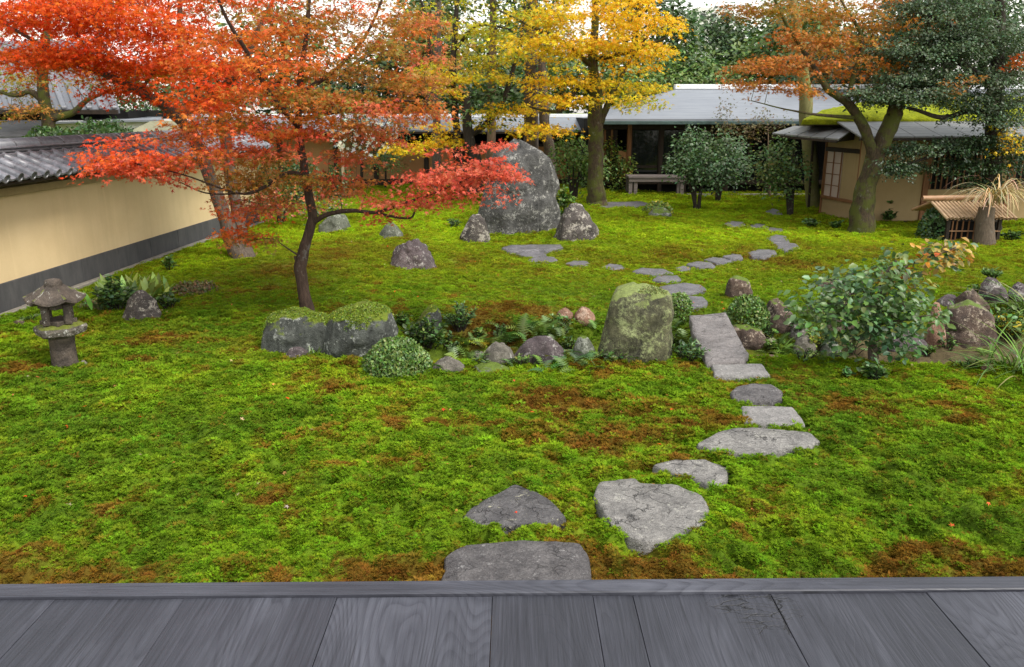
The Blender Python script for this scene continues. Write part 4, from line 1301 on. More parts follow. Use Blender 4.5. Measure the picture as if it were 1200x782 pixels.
g0, g1, g2, g3 = at_y(128, 166, 17), at_y(176, 142, 18), at_y(214, 141, 18.5), at_y(214, 166, 17)
slab('roof', [g0, g3, g2, g1], .08, MT['mossyroof'], of)
box('wall', g0.x + .2, g3.x, 17.3, 19, -.3, g0.z - .08, MT['black'], of)
# far white block seen over the trees
fb = empty('apartment_block', at_y(835, 130, 90), 'far white apartment block peeping above the evergreens', 'building')
fx = lambda p: at_y(p, 100, 90).x
fz = lambda p: at_y(830, p, 90).z
box('wall', fx(812), fx(852), 90, 98, -1, fz(8), MT['whitewall'], fb, .05)
for r_ in range(3):
    for c in range(3):
        xx = fx(816 + c * 12); zz = fz(16 + r_ * 14)
        box('window', xx, xx + .55, 89.93, 89.99, zz - .75, zz, MT['glass'], fb, 0)

# ---------------------------------------------------------------- rocks
def rock(prof, mat, label, df=.7, rough=1.0, group='garden rocks', name='rock', cat='rock', e=2.6, seed=None, planes=7, caps=0.0, mcap=None):
    prof = sorted(prof, key=lambda r: -r[0])
    yb = prof[0][0]; xc = (prof[0][1] + prof[0][2]) / 2
    g = gp(xc, yb)
    wmax = max(p[2] - p[1] for p in prof)
    hwm = .5 * wmax * g.y / FOC
    Yc = g.y + hwm * df * .75
    lev = []
    for (y, xl, xr) in prof:
        a, b = at_y(xl, y, Yc), at_y(xr, y, Yc)
        lev.append((a.z, a.x, b.x))
    sd = seed if seed is not None else int(abs(xc * 7 + yb * 3)) % 997
    zlo = min(lev[0][0], gz(g.x, Yc)) - .15
    lev = [(zlo, lev[0][1], lev[0][2])] + lev
    zt_, xa, xb = lev[-1]; wt = xb - xa; mx_ = (xa + xb) / 2
    lev += [(zt_ + .07 * wt, mx_ - .34 * wt, mx_ + .34 * wt), (zt_ + .11 * wt, mx_ - .14 * wt, mx_ + .14 * wt)]
    lev = np.array(lev)
    top = lev[-1]
    nl = 26; na = 44
    tz_ = np.concatenate([np.linspace(0, 1, nl)])
    # parameter along the levels, denser at the top
    zs = lev[0, 0] + (top[0] - lev[0, 0]) * (1 - (1 - tz_) ** 1.35)
    zl = lev[:, 0]
    order = np.argsort(zl)
    xl = np.interp(zs, zl[order], lev[order, 1]); xr = np.interp(zs, zl[order], lev[order, 2])
    cx = (xl + xr) / 2; hw = (xr - xl) / 2
    hwmax = hw.max()
    ang = np.linspace(0, 2 * np.pi, na, endpoint=False)
    ca_, sa_ = np.cos(ang), np.sin(ang)
    sup = (np.abs(ca_) ** e + np.abs(sa_) ** e) ** (-1 / e)
    V = []
    hd = df * (.35 * hwmax * np.sqrt(np.clip(hw / hwmax, 0, 1)) + .65 * hw)
    X = cx[:, None] + hw[:, None] * (ca_ * sup)[None]
    Y = Yc + hd[:, None] * (sa_ * sup)[None]
    Z = zs[:, None] + 0 * X
    size = max(hwmax, (top[0] - lev[1, 0]) / 2)
    fr = 1.1 / size
    n1 = fbm3(X * fr, Y * fr, Z * fr, 3, sd)
    rg = 1 - np.abs(noise3(X * fr * 1.7 + 4, Y * fr * 1.7, Z * fr * 1.7, sd + 5)) * 2
    n2 = fbm3(X * fr * 4, Y * fr * 4, Z * fr * 4, 3, sd + 9)
    disp = size * rough * (.18 * n1 - .07 * rg + .08 * n2)
    rx = X - cx[:, None]; ry = Y - Yc
    rl = np.sqrt(rx ** 2 + ry ** 2) + 1e-6
    X = X + rx / rl * disp; Y = Y + ry / rl * disp
    tf = (np.arange(nl) / (nl - 1))[:, None] ** 3
    Z = Z + tf * size * rough * (.16 * n2 + .10 * n1)
    # a few broken faces
    rs = np.random.default_rng(sd)
    C = np.array([cx.mean(), Yc, (zs[0] + zs[-1]) / 2])
    P = np.stack([X, Y, Z], -1).reshape(-1, 3)
    ext = np.array([hwmax, df * hwmax, (zs[-1] - zs[0]) / 2])
    for _ in range(planes):
        nv_ = rs.standard_normal(3); nv_[2] = abs(nv_[2]) * .6; nv_ /= np.linalg.norm(nv_)
        q = (P - C) / ext @ nv_
        lim = rs.uniform(.80, .95) * np.percentile(q, 99.5)
        over = np.clip(q - lim, 0, None)
        P -= (over[:, None] * nv_) * ext * .85
    V = np.vstack([P, [[P[-na:, 0].mean(), P[-na:, 1].mean(), P[-na:, 2].mean() + .01 * size]]])
    F = []
    for i in range(nl - 1):
        j = np.arange(na); k2 = (j + 1) % na
        F.append(np.stack([i * na + j, i * na + k2, (i + 1) * na + k2], 1)); F.append(np.stack([i * na + j, (i + 1) * na + k2, (i + 1) * na + j], 1))
    j = np.arange(na)
    F.append(np.stack([(nl - 1) * na + j, (nl - 1) * na + (j + 1) % na, np.full(na, nl * na)], 1))
    o = mk(name, V, np.concatenate(F), mat, smooth=True)
    NO_MOSS.append((cx[3], Yc, hw[3] * .92, max(.05, hd[3] * .92)))
    ROCKS_AT.append((label, cx[3], Yc))
    if caps:
        Fm = np.concatenate(F)
        A, B, C3 = V[Fm[:, 0]], V[Fm[:, 1]], V[Fm[:, 2]]
        cr = np.cross(B - A, C3 - A); ar = np.linalg.norm(cr, axis=1) / 2; nz = cr / (2 * ar[:, None] + 1e-9)
        ctr = (A + B + C3) / 3
        if nz[:, 2].sum() < 0: nz = -nz
        nf3 = fbm3(ctr[:, 0] * 4, ctr[:, 1] * 4, ctr[:, 2] * 4, 3, sd + 2) + .35 * fbm3(ctr[:, 0] * 14, ctr[:, 1] * 14, ctr[:, 2] * 14, 2, sd + 3)
        wgt = ar * np.clip((nz[:, 2] * .9 + 1.3 * nf3 - (1 - caps)) * 4, 0, 1) * (ctr[:, 2] > gz(cx[3], Yc) - .02)
        if wgt.sum() > 0:
            k = int(min(9000, wgt.sum() * 26000))
            ii = rs.choice(len(wgt), k, p=wgt / wgt.sum()); u = rs.random((k, 1)); v2 = rs.random((k, 1)) * (1 - u)
            Pm = A[ii] + (B[ii] - A[ii]) * u + (C3[ii] - A[ii]) * v2
            Nm = nz[ii] + rs.normal(0, .5, (k, 3)); Dm = nz[ii] * .8 + rs.normal(0, .7, (k, 3)) + np.array([0, 0, .3])
            mc = mcap if mcap is not None else [(.16, .24, .014), (.22, .28, .016), (.10, .16, .014)]
            leaves('moss', Pm, Dm, Nm, .014 * (.7 + .8 * rs.random(k)), DIA, pal(mc, k, .2), NEEDLE, o)['kind'] = 'stuff'
    return tag(o, label, cat, group)

rock([(274, 556, 654), (262, 556, 655), (240, 560, 652), (220, 562, 650), (200, 567, 646), (185, 572, 642), (177, 578, 636), (168, 588, 626), (162, 597, 617)], RM['big'], 'tall dark standing stone streaked with pale lichen', .6, .9, e=2.8)
rock([(285, 540, 575), (275, 539, 576), (262, 543, 573), (255, 549, 567), (252, 553, 562)], RM['lichen'], 'small brown lichened rock at the left foot of standing stone', .8)
rock([(282, 648, 703), (275, 650, 704), (262, 655, 697), (250, 662, 690), (242, 668, 680)], RM['lichen'], 'jagged pale streaked rock at the right foot of standing stone', .8, 1.2)
rock([(316, 455, 510), (308, 456, 509), (298, 459, 503), (290, 465, 496), (284, 474, 490)], RM['purple'], 'rounded purple rock alone in the moss left of standing stone', .8, 2.0)
rock([(279, 443, 473), (272, 445, 472), (266, 449, 468), (262, 453, 463)], RM['greygreen'], 'small dark rock under the pink maple spray', .8)
rock([(272, 374, 412), (264, 376, 411), (256, 380, 408), (250, 386, 402)], RM['greygreen'], 'grey rock behind the slender maple trunk', .8)
rock([(420, 372, 442), (410, 370, 452), (395, 372, 466), (380, 376, 468), (370, 384, 465), (364, 396, 458), (361, 412, 448)], RM['mossy'], 'mossy humped rock beneath the slender maple', .75, .8, planes=4, caps=.45)
rock([(416, 303, 404), (405, 301, 406), (388, 302, 404), (378, 306, 400), (373, 318, 394)], RM['mossy'], 'long low dark rock left of the mossy humped rock', .5, .8, e=3.2, caps=.35)
rock([(421, 335, 366), (415, 335, 365), (409, 338, 356), (406, 341, 350)], RM['purple'], 'small pinkish stone under the long low rock', .7)
rock([(378, 143, 188), (368, 145, 187), (356, 148, 182), (346, 152, 175), (340, 156, 168)], RM['lichen'], 'pale lichened rock with broad leaved plants behind it', .8)
rock([(424, 702, 782), (412, 700, 787), (395, 702, 789), (375, 703, 788), (362, 704, 788), (351, 706, 787), (344, 710, 783), (340, 717, 777)], RM['green'], 'large rounded boulder covered in grey green lichen', .85, .75, e=2.8, planes=2, caps=.12, mcap=[(.22, .26, .08), (.28, .31, .12), (.16, .19, .05)])
rock([(350, 849, 880), (342, 848, 881), (333, 849, 880), (327, 853, 877), (325, 857, 872)], RM['brown'], 'small upright brown rock on the lawn behind the bridge', .8, .8)
rock([(392, 893, 930), (380, 890, 931), (366, 892, 928), (357, 896, 920), (352, 902, 914)], RM['brown'], 'rounded brown rock behind the clipped shrub by bridge', .9, .8)
rock([(408, 850, 895), (400, 850, 897), (390, 852, 895), (384, 858, 888)], RM['brown'], 'dark rock under the clipped shrub by the bridge', .8)
rock([(420, 930, 954), (410, 928, 955), (402, 931, 953), (397, 936, 948)], RM['pale'], 'pale squat stone under the yellow leafed twig', .9)
rock([(402, 924, 948), (394, 922, 949), (384, 926, 946), (380, 930, 940)], RM['pale'], 'pale stone behind the squat one by the yellow twig', .9)
rock([(426, 606, 660), (418, 603, 662), (408, 608, 660), (400, 618, 655), (395, 630, 648)], RM['purple'], 'dark purple rock with white lichen in the stream', .7)
rock([(429, 566, 606), (420, 564, 606), (410, 570, 603), (404, 578, 594)], RM['pale'], 'pale rounded rock in the stream left of purple rock', .7)
rock([(425, 553, 570), (418, 552, 571), (413, 557, 567)], RM['pale'], 'fist sized stone beside the pale rounded stream rock', .8)
rock([(438, 550, 602), (433, 550, 601), (429, 558, 590)], RM['greygreen'], 'flat grey stone at the near edge of the stream', .6, .7)
rock([(438, 505, 545), (430, 505, 545), (423, 512, 536), (419, 518, 528)], RM['pale'], 'grey layered rock between stream and clipped mound shrub', .7)
rock([(392, 487, 520), (380, 487, 519), (368, 491, 517), (361, 498, 513)], RM['mossy'], 'half mossy rock on the far bank left of leafy plant', .8, caps=.4)
rock([(376, 650, 671), (369, 650, 672), (363, 655, 667), (361, 658, 663)], RM['red'], 'small buff stone on the far bank', .8)
rock([(380, 673, 697), (371, 672, 698), (364, 677, 692), (361, 681, 688)], RM['red'], 'small orange stone on the bank beside green boulder', .8)
rock([(422, 672, 698), (410, 672, 699), (400, 675, 695), (395, 680, 690)], RM['greygreen'], 'grey green stone left of the green boulder', .8)
rock([(415, 1040, 1086), (407, 1038, 1088), (397, 1043, 1084), (391, 1052, 1076)], RM['purple'], 'low dark purple rock in the stony bank', .8)
rock([(408, 1086, 1108), (390, 1085, 1109), (370, 1087, 1107), (356, 1090, 1103)], RM['red'], 'upright rust coloured rock in the stony bank', .8, .8)
rock([(407, 1105, 1165), (392, 1103, 1168), (374, 1105, 1166), (360, 1112, 1158), (352, 1120, 1148)], RM['brown'], 'broad grey green rock in the stony bank', .7)
rock([(368, 1118, 1158), (358, 1117, 1159), (348, 1123, 1150), (341, 1130, 1141)], RM['brown'], 'grey slanted rock atop the stony bank', .8)
rock([(362, 1098, 1130), (356, 1097, 1131), (350, 1103, 1124), (347, 1108, 1118)], RM['purple'], 'pale lichened rock behind the broad bank rock', .8)
rock([(358, 1149, 1179), (345, 1148, 1180), (334, 1152, 1176), (327, 1158, 1170)], RM['purple'], 'dark rounded rock with a tufted plant on top', .8, .7)
rock([(343, 959, 990), (336, 958, 991), (329, 963, 985), (325, 969, 978)], RM['brown'], 'lichened rock behind the big leaved shrub', .8)
rock([(390, 968, 1003), (378, 967, 1004), (362, 971, 1000), (352, 978, 992)], RM['brown'], 'dark brown rock under the big leaved shrub', .8)
rock([(420, 962, 985), (412, 961, 986), (403, 965, 981), (399, 970, 976)], RM['greygreen'], 'mossy stone by the roots of the big leaved shrub', .8)
rock([(358, 1182, 1215), (348, 1181, 1216), (338, 1187, 1210), (333, 1193, 1203)], RM['purple'], 'dark rock cut by the frame beside tall grass', .8)
rock([(436, 1150, 1165), (431, 1149, 1166), (427, 1153, 1162)], RM['red'], 'small pinkish pebble by the grass clump', .8)
rock([(385, 14, 31), (380, 14, 31), (376, 18, 27)], RM['brown'], 'small brown stone by the wall left of lantern', .8)
rock([(255, 757, 788), (250, 758, 787), (245, 764, 780)], RM['greygreen'], 'low rock under the small shrub on the far mound', .8)
rock([(430, 92, 102), (426, 91, 103), (423, 94, 99)], RM['pale'], 'pebble at the foot of the stone lantern', .8)

# ---------------------------------------------------------------- stone lantern
lb = gp(77, 430)
ls = 1.0 * lb.y / FOC * 1.02          # metres for one picture unit at that distance
lan = empty('stone_lantern', lb, 'small weathered stone lantern with lichened roof near the wall', 'stone lantern')
NO_MOSS.append((lb.x, lb.y, 14 * ls, 14 * ls))
def lathe(name, prof, mat, parent, n=6, rot=0.0, rough=.02, z0=0.0, sub=5, wave=0.0):
    """n-sided turned solid: prof rows (r, z) in picture units; each side split so that it can weather"""
    V, F = [], []
    m = n * sub
    for r, z in prof:
        for k in range(m):
            a = rot + 2 * math.pi * k / m
            if n < 12:
                loc = (a - rot) % (2 * math.pi / n) - math.pi / n
                rr_ = r * math.cos(math.pi / n) / math.cos(loc)
            else:
                rr_ = r
            x, y, zz = lb.x + rr_ * ls * math.cos(a), lb.y + rr_ * ls * math.sin(a), lb.z + (z + z0) * ls
            if n < 12 and wave and r > 8:
                zz += wave * ls * (abs(loc) / (math.pi / n)) ** 2 * (r / 33)
            q = float(fbm3(x * 14, y * 14, zz * 14, 3, 6)) * rough
            V.append((x * 1 + q * math.cos(a), y + q * math.sin(a), zz + q * .6))
    for i in range(len(prof) - 1):
        for k in range(m):
            k2 = (k + 1) % m
            F.append((i * m + k, i * m + k2, (i + 1) * m + k2, (i + 1) * m + k))
    F.append(tuple(range(m - 1, -1, -1))); F.append(tuple((len(prof) - 1) * m + k for k in range(m)))
    return mesh_pd(name, V, F, mat, parent, smooth=n > 8)
lathe('base', [(17, -8), (17, 1.5), (15, 3)], RM['lantern'], lan, 14, sub=3)
lathe('shaft', [(15.0, 1), (14.3, 6), (13.6, 16), (13.2, 26), (14, 33), (14.6, 37), (14, 39)], RM['lantern'], lan, 14, sub=3)
lathe('platform', [(15, 37.5), (20, 39), (27.5, 42.5), (29, 48), (28, 51.5), (22, 53.5), (17, 54.5)], RM['lanternlt'], lan, 6, .3)
fz0, fz1 = 54, 78.5
for k in range(4):
    a = .42 + k * math.pi / 2
    cxp, cyp = lb.x + 16.2 * ls * math.cos(a + math.pi / 4), lb.y + 16.2 * ls * math.sin(a + math.pi / 4)
    c, s_ = math.cos(a), math.sin(a)
    w = 4.2 * ls
    A = [Vector((cxp + (dx * c - dy * s_) * w, cyp + (dx * s_ + dy * c) * w, lb.z + fz0 * ls)) for dx, dy in ((-1, -1), (1, -1), (1, 1), (-1, 1))]
    prism('corner_pier', A, [p + Vector((0, 0, (fz1 - fz0) * ls)) for p in A], RM['lantern'], lan, .012)
for zz0, zz1 in ((fz0 - .3, fz0 + 5), (fz1 - 5.0, fz1 + .5)):
    lathe('light_box_rim', [(19.2, zz0), (19.6, zz0 + .8), (19.6, zz1 - .6), (19.2, zz1)], RM['lantern'], lan, 4, .42, .006, sub=8)
lathe('roof', [(13, 78.5), (31, 79), (33.5, 80.2), (33, 83), (27, 86.5), (20, 91), (14, 96), (11, 98.5), (10.5, 99.5)], RM['lantern'], lan, 6, .3, .012, wave=5)
for k in range(6):
    a = .3 + k * math.pi / 3
    pts = [(r * math.cos(a), r * math.sin(a), z) for r, z in ((33, 86.5), (27, 88.5), (20, 92), (14, 97))]
    P = [(lb.x + x * ls, lb.y + y * ls, lb.z + z * ls) for x, y, z in pts]
    V, F = tubes_arrays([(P, [2.0 * ls, 1.9 * ls, 1.7 * ls, 1.5 * ls])], 7, .25)
    mk('roof_rib', V, F, RM['lanternlt'], lan, smooth=True)
lathe('finial', [(9, 98), (9.6, 100), (9.2, 104), (7.5, 106.5), (4, 107.5)], RM['lantern'], lan, 14, sub=2, rough=.008)

# ---------------------------------------------------------------- bamboo roofed well
wc = gp(1128, 284)
WS = wc.y / FOC
well = empty('bamboo_roofed_well', wc, 'low well shelter with a roof of split bamboo', 'well shelter')
def wq(px, py, dy=0.0): return at_y(px, py, wc.y + dy)
bam_paths = []
nb = 19
for i in range(nb):
    t = i / (nb - 1)
    a = wq(1092 + t * 78, 237, .35); b = wq(1111 + t * 80, 256.5, -.12)
    V, F = tubes_arrays([([a, a.lerp(b, .5), b + Vector((0, 0, rnd.uniform(-.012, .012)))], [.027, .028, .029])], 8)
    mk('bamboo_pole', V, F, MT['bamboo'], well, smooth=True)
for i in range(nb):
    t = i / (nb - 1)
    a = wq(1092 + t * 78, 237, .37); b = wq(1069 + t * 80, 246, .85)
    V, F = tubes_arrays([([a, b], [.027, .028])], 6)
    mk('rear_bamboo_pole', V, F, MT['bamboo2'], well, smooth=True)
rp = [wq(1081, 232.5, .36), wq(1115, 232, .36), wq(1150, 231.5, .36), wq(1177, 231, .36)]
V, F = tubes_arrays([(rp, [.047, .05, .049, .048])], 12)
mk('ridge_pole', V, F, MT['bamboo2'], well, smooth=True)
beam('eave_pole', wq(1110, 256, -.06), wq(1184, 256.5, -.06), .045, .045, MT['darkwood'], well)
for p in (1112, 1172):
    for dy in (0.0, .75):
        q = wq(p, 257, dy)
        beam('post', (q.x, q.y, gz(q.x, q.y) - .1), (q.x, q.y, q.z), .06, .06, MT['darkwood'], well)
for p in (1117, 1122, 1129, 1136, 1143, 1159, 1165):
    q = wq(p, 260, .02)
    beam('slat', (q.x, q.y, gz(q.x, q.y) - .05), (q.x, q.y, q.z + .02), .022, .018, MT['brownwood'], well, 0)
for y in (271, 282):
    beam('rail', wq(1112, y, -.02), wq(1172, y, -.02), .022, .022, MT['bamboo2'], well)
box('well_box', wq(1114, 270).x, wq(1171, 270).x, wc.y + .1, wc.y + .72, wc.z - .2, wq(1120, 261).z, MT['black'], well)
# weathered stump in front of the well and its dry grass
sc = gp(1153, 287)
V, F = tubes_arrays([(spline([sc + Vector((-.0, 0, -.1)), sc + Vector((0, 0, .1)), at_y(1154, 262, sc.y + .05), at_y(1157, 243, sc.y + .08)], 5), np.interp(np.linspace(0, 1, 16), [0, .2, .5, 1], [.23, .185, .16, .13]))], 14, .25)
st = mk('tree_stump', V, F, MT['stump'], smooth=True)
tag(st, 'leaning weathered stump standing before the bamboo well', 'stump')
NO_MOSS.append((sc.x, sc.y, .2, .2))

# ---------------------------------------------------------------- plants
def rdir(n, zmin=-.2, zmax=1.0):
    z = R.uniform(zmin, zmax, n); a = R.random(n) * 6.283; r = np.sqrt(np.clip(1 - z * z, 0, 1))
    return np.stack([r * np.cos(a), r * np.sin(a), z], 1)


G_DARK = [(.05, .10, .03), (.065, .12, .03), (.04, .085, .028)]
G_MID = [(.09, .175, .035), (.075, .15, .035), (.12, .20, .035)]
G_BRIGHT = [(.13, .22, .035), (.10, .19, .04), (.17, .24, .05)]
G_BLUE = [(.07, .14, .055), (.095, .17, .07), (.06, .125, .042)]
G_YEL = [(.24, .27, .03), (.30, .28, .03)]

def dome_shrub(name, label, px, py, wpx, hpx, n, s, p, mat=NEEDLE, tpl=OVAL, group='garden shrubs', cat='shrub', base=None, dense=.82, zlift=0.0, wob=.12, df=1.0):
    g = base or gp(px, py)
    k = g.y / FOC
    rx, rz = wpx * k / 2, hpx * k
    o = empty(name, g, label, cat, group)
    d = rdir(n, -.15, 1.0)
    rr_ = dense + (1 - dense) * R.random(n) ** .5
    rr_ = rr_ * (1 + wob * fbm3(d[:, 0] * 3 + px, d[:, 1] * 3, d[:, 2] * 3, 3, 8)) 
    C = np.array([g.x, g.y + rx * .5 * df, g.z + zlift])
    P = C + d * np.array([rx, rx * df, rz]) * rr_[:, None]
    P[:, 2] = np.maximum(P[:, 2], g.z + .01)
    nn = nrm(d + .7 * R.standard_normal((n, 3)))
    D = nrm(np.cross(nn, R.standard_normal((n, 3))) + .5 * d + np.array([0, 0, .3]))
    leaves('foliage', P, D, nn, s * (.7 + .6 * R.random(n)), tpl, pal(p, n, .22), mat, o)
    paths = []
    for _ in range(14):
        dd = rdir(1, .2, .95)[0]
        e = C + dd * np.array([rx, rx * df, rz]) * .8
        b = np.array([g.x + R.uniform(-.05, .05), g.y + rx * .5 * df + R.uniform(-.05, .05), g.z - .03])
        paths.append(([b, (b + e) / 2 + R.normal(0, .02, 3), e], [.009, .006, .003]))
    V, F = tubes_arrays(paths, 5)
    mk('stems', V, F, MT['bark_dark'], o)
    return o

def rosette(name, label, px, py, n, L, p, tpl=BLADE, el=(.5, 1.3), spread=.05, mat=GLOSSY_LEAF, group='ground plants', cat='plant', base=None, part='leaves', lw=.25):
    g = base or gp(px, py)
    o = empty(name, g, label, cat, group)
    a = R.random(n) * 6.283; e = R.uniform(*el, n)
    D = np.stack([np.cos(a) * np.cos(e), np.sin(a) * np.cos(e), np.sin(e)], 1)
    N = np.stack([-np.cos(a) * np.sin(e), -np.sin(a) * np.sin(e), np.cos(e)], 1) + R.normal(0, .2, (n, 3))
    P = np.array(g) + np.stack([R.normal(0, spread, n), R.normal(0, spread, n), np.zeros(n)], 1)
    leaves(part, P, D, N, L * (1 - lw + 2 * lw * R.random(n)), tpl, pal(p, n), mat, o)
    return o

def leafy(name, label, px, py, wpx, hpx, stems, nl, s, p, tpl=OVAL, mat=GLOSSY_LEAF, group='ground plants', cat='plant', base=None, spread=.6, tip=False):
    """upright stems carrying leaves"""
    g = base or gp(px, py)
    k = g.y / FOC; rx, rz = wpx * k / 2, hpx * k
    o = empty(name, g, label, cat, group)
    paths, PP, DD, NN = [], [], [], []
    for _ in range(stems):
        a = R.random() * 6.283; q = R.random() ** .6
        b = np.array(g) + np.array([math.cos(a), math.sin(a), 0]) * rx * q * spread * .5
        e = np.array(g) + np.array([math.cos(a) * rx * q, math.sin(a) * rx * q, rz * R.uniform(.6, 1.0) * (1 - .35 * q)])
        m = (b + e) / 2 + np.array([0, 0, .12 * rz])
        path = spline([b, m, e], 3)
        paths.append((path, np.linspace(.006, .0025, len(path))))
        t = (1 - R.random(nl) ** 1.6 * .8) if tip else R.uniform(.2, 1, nl)
        P = np.stack([np.interp(t, np.linspace(0, 1, len(path)), path[:, c]) for c in range(3)], 1)
        d = rdir(nl, -.1, .8)
        PP.append(P); DD.append(d); NN.append(nrm(np.array([0, 0, 1.0]) + .5 * R.standard_normal((nl, 3))))
    P = np.concatenate(PP); D = np.concatenate(DD); N = np.concatenate(NN)
    leaves('leaves', P, D, N, s * (.65 + .7 * R.random(len(P))), tpl, pal(p, len(P), .22), mat, o)
    V, F = tubes_arrays(paths, 5)
    mk('stems', V, F, MT['bark_dark'], o)
    return o

dome_shrub('clipped_shrub', 'clipped low green mound shrub at the near bank left of stream', 463, 440, 84, 40, 6000, .030, G_MID + G_BRIGHT + [(.15, .21, .05)], wob=.1)
dome_shrub('clipped_shrub', 'round bright clipped shrub beside the slab bridge', 880, 392, 54, 35, 2600, .034, G_BRIGHT + G_MID, wob=.1, base=gp(880, 392) + Vector((0, .05, .08)))
dome_shrub('small_shrub', 'small bright shrub between green boulder and bridge', 797, 368, 30, 22, 900, .035, G_BRIGHT)
leafy('leafy_plant', 'bushy green leafy plant on the far bank', 539, 388, 44, 40, 26, 18, .055, G_MID + G_BLUE, NARROW)
leafy('leafy_plant', 'dark leafy plant between mossy rock and clipped mound', 497, 408, 56, 40, 26, 14, .06, G_DARK + G_MID, OVAL)
leafy('leafy_plant', 'small leafy plant at the mossy rock corner', 474, 385, 26, 22, 12, 10, .05, G_MID, OVAL)
leafy('leafy_plant', 'leafy plant at the foot of slab bridge in the stream', 806, 424, 54, 30, 20, 14, .055, G_BLUE + G_MID, NARROW)
leafy('leafy_plant', 'low plant at the base of the green boulder', 762, 424, 26, 12, 9, 9, .045, G_MID, OVAL)
leafy('leafy_plant', 'dark bushy plant behind the lichened rock by the wall', 136, 366, 52, 46, 40, 22, .06, G_MID + G_BLUE, OVAL)
rosette('broad_leaved_plant', 'bright broad leaved clump above the lichened rock', 158, 352, 170, .30, [(.22, .33, .06), (.17, .28, .05), (.27, .37, .09)], oval_tpl(.12, .03), (.3, 1.4), .17)
leafy('leafy_plant', 'low plant right of the lichened rock by the wall', 198, 362, 34, 22, 16, 14, .05, G_DARK + G_MID, OVAL)
leafy('leafy_plant', 'isolated small plant on the lawn beside the wall', 198, 318, 20, 20, 10, 14, .06, G_MID, OVAL)
leafy('leafy_plant', 'small plant by the wall left of lantern roof', 37, 379, 20, 12, 8, 9, .05, G_MID, NARROW)
dome_shrub('ground_cover_patch', 'brown and green ground cover patch by the wall plants', 222, 345, 62, 9, 900, .045, [(.16, .12, .05), (.2, .14, .07), (.09, .12, .04)], DRY_LEAF, OVAL, dense=.3)
dome_shrub('ground_cover_patch', 'thin green ground cover between lantern and dark plant', 112, 362, 50, 7, 500, .045, [(.10, .13, .04), (.08, .12, .03), (.15, .13, .05)], DRY_LEAF, OVAL, dense=.3)
leafy('leafy_plant', 'tiny blue green plant left of the standing stone', 532, 268, 16, 15, 10, 14, .06, G_BLUE, NARROW)
leafy('leafy_plant', 'leafy sprig growing on the purple lawn rock', 497, 300, 14, 18, 6, 8, .05, G_BLUE, NARROW)
dome_shrub('low_shrub', 'low yellow green shrub on the far mound', 772, 252, 34, 14, 700, .06, G_YEL + G_BRIGHT)
leafy('leafy_plant', 'leafy plant on the shoulder of the standing stone', 658, 246, 34, 32, 20, 18, .08, G_MID + G_BRIGHT, OVAL, base=at_y(660, 250, gp(655, 262).y + .2))
leafy('leafy_plant', 'dark leafy plant between standing stone and jagged rock', 652, 262, 28, 18, 14, 14, .075, G_DARK, OVAL)
leafy('tufted_plant', 'tufted green plant growing on the dark rounded rock', 1162, 326, 30, 16, 16, 12, .06, G_MID, NARROW, base=at_y(1163, 327, gp(1163, 355).y + .18))
leafy('leafy_plant', 'dark low plant in the moss right of the bridge stones', 1022, 447, 32, 24, 14, 14, .05, G_DARK + G_MID, OVAL)
leafy('leafy_plant', 'tiny pale leaved plant in the moss beside the dark plant', 990, 444, 14, 16, 5, 6, .05, G_BLUE, OVALW)
leafy('leafy_plant', 'leafy plant below the broad bank rock', 1130, 432, 44, 14, 10, 9, .055, G_MID, NARROW)
leafy('leafy_plant', 'green plant with yellow flowers at the frame edge', 1180, 400, 60, 46, 24, 14, .065, G_MID + [(.4, .32, .02)], OVAL)
leafy('leafy_plant', 'spreading leafy twigs over the broad bank rock', 1112, 400, 40, 36, 10, 10, .06, G_MID + G_BLUE, OVAL)
for (px, py, w, h, lab) in ((672, 425, 40, 12, 'fern fringe before the grey green stone'), (640, 428, 30, 10, 'fern fringe before the purple stream rock'), (700, 424, 36, 10, 'fern fringe before the green boulder'),):
    rosette('fern', lab, px, py, 26, .20, G_BRIGHT + G_BLUE, FROND, (.2, .9), .14, group='stream ferns', cat='fern')
rosette('fern', 'tall bright fern on the far bank', 617, 392, 40, .24, G_MID + G_BRIGHT, FROND, (.4, 1.2), .14, group='stream ferns', cat='fern')
rosette('fern', 'fern left of the tall bright fern', 597, 400, 22, .2, G_MID, FROND, (.3, 1.1), .10, group='stream ferns', cat='fern')
rosette('fern', 'low fern above the pale stream rock', 575, 406, 18, .24, G_YEL + G_BRIGHT, FROND, (.2, .8), .10, group='stream ferns', cat='fern')
rosette('fern', 'fern right of the tall bright fern', 645, 392, 18, .22, G_MID, FROND, (.3, 1.1), .10, group='stream ferns', cat='fern')
rosette('fern', 'small fern behind the layered stream rock', 548, 420, 16, .2, G_BRIGHT, FROND, (.2, .9), .08, group='stream ferns', cat='fern')
rosette('fern', 'fern behind the slab bridge foot', 800, 405, 18, .26, G_BRIGHT, FROND, (.4, 1.1), .08, group='stream ferns', cat='fern')
rosette('fern', 'fern beside the reddish flat stone', 925, 418, 20, .24, G_BRIGHT, FROND, (.3, 1.1), .09, group='stream ferns', cat='fern')
rosette('grass_tuft', 'grass tuft growing on the mossy humped rock', 435, 398, 40, .16, G_YEL + G_BRIGHT, BLADE, (.1, 1.0), .03, group='grass tufts', cat='grass', base=at_y(432, 388, gp(432, 418).y + .04))
rosette('grass_tuft', 'few pale blades below the mossy humped rock', 369, 420, 9, .16, G_BRIGHT, blade_tpl(.05, 4, .2), (.8, 1.4), .03, group='grass tufts', cat='grass')
rosette('grass_tuft', 'slender grass beside the reddish flat stone', 912, 410, 30, .26, G_MID + G_BRIGHT, blade_tpl(.03, 5, .5), (.6, 1.3), .04, group='grass tufts', cat='grass')
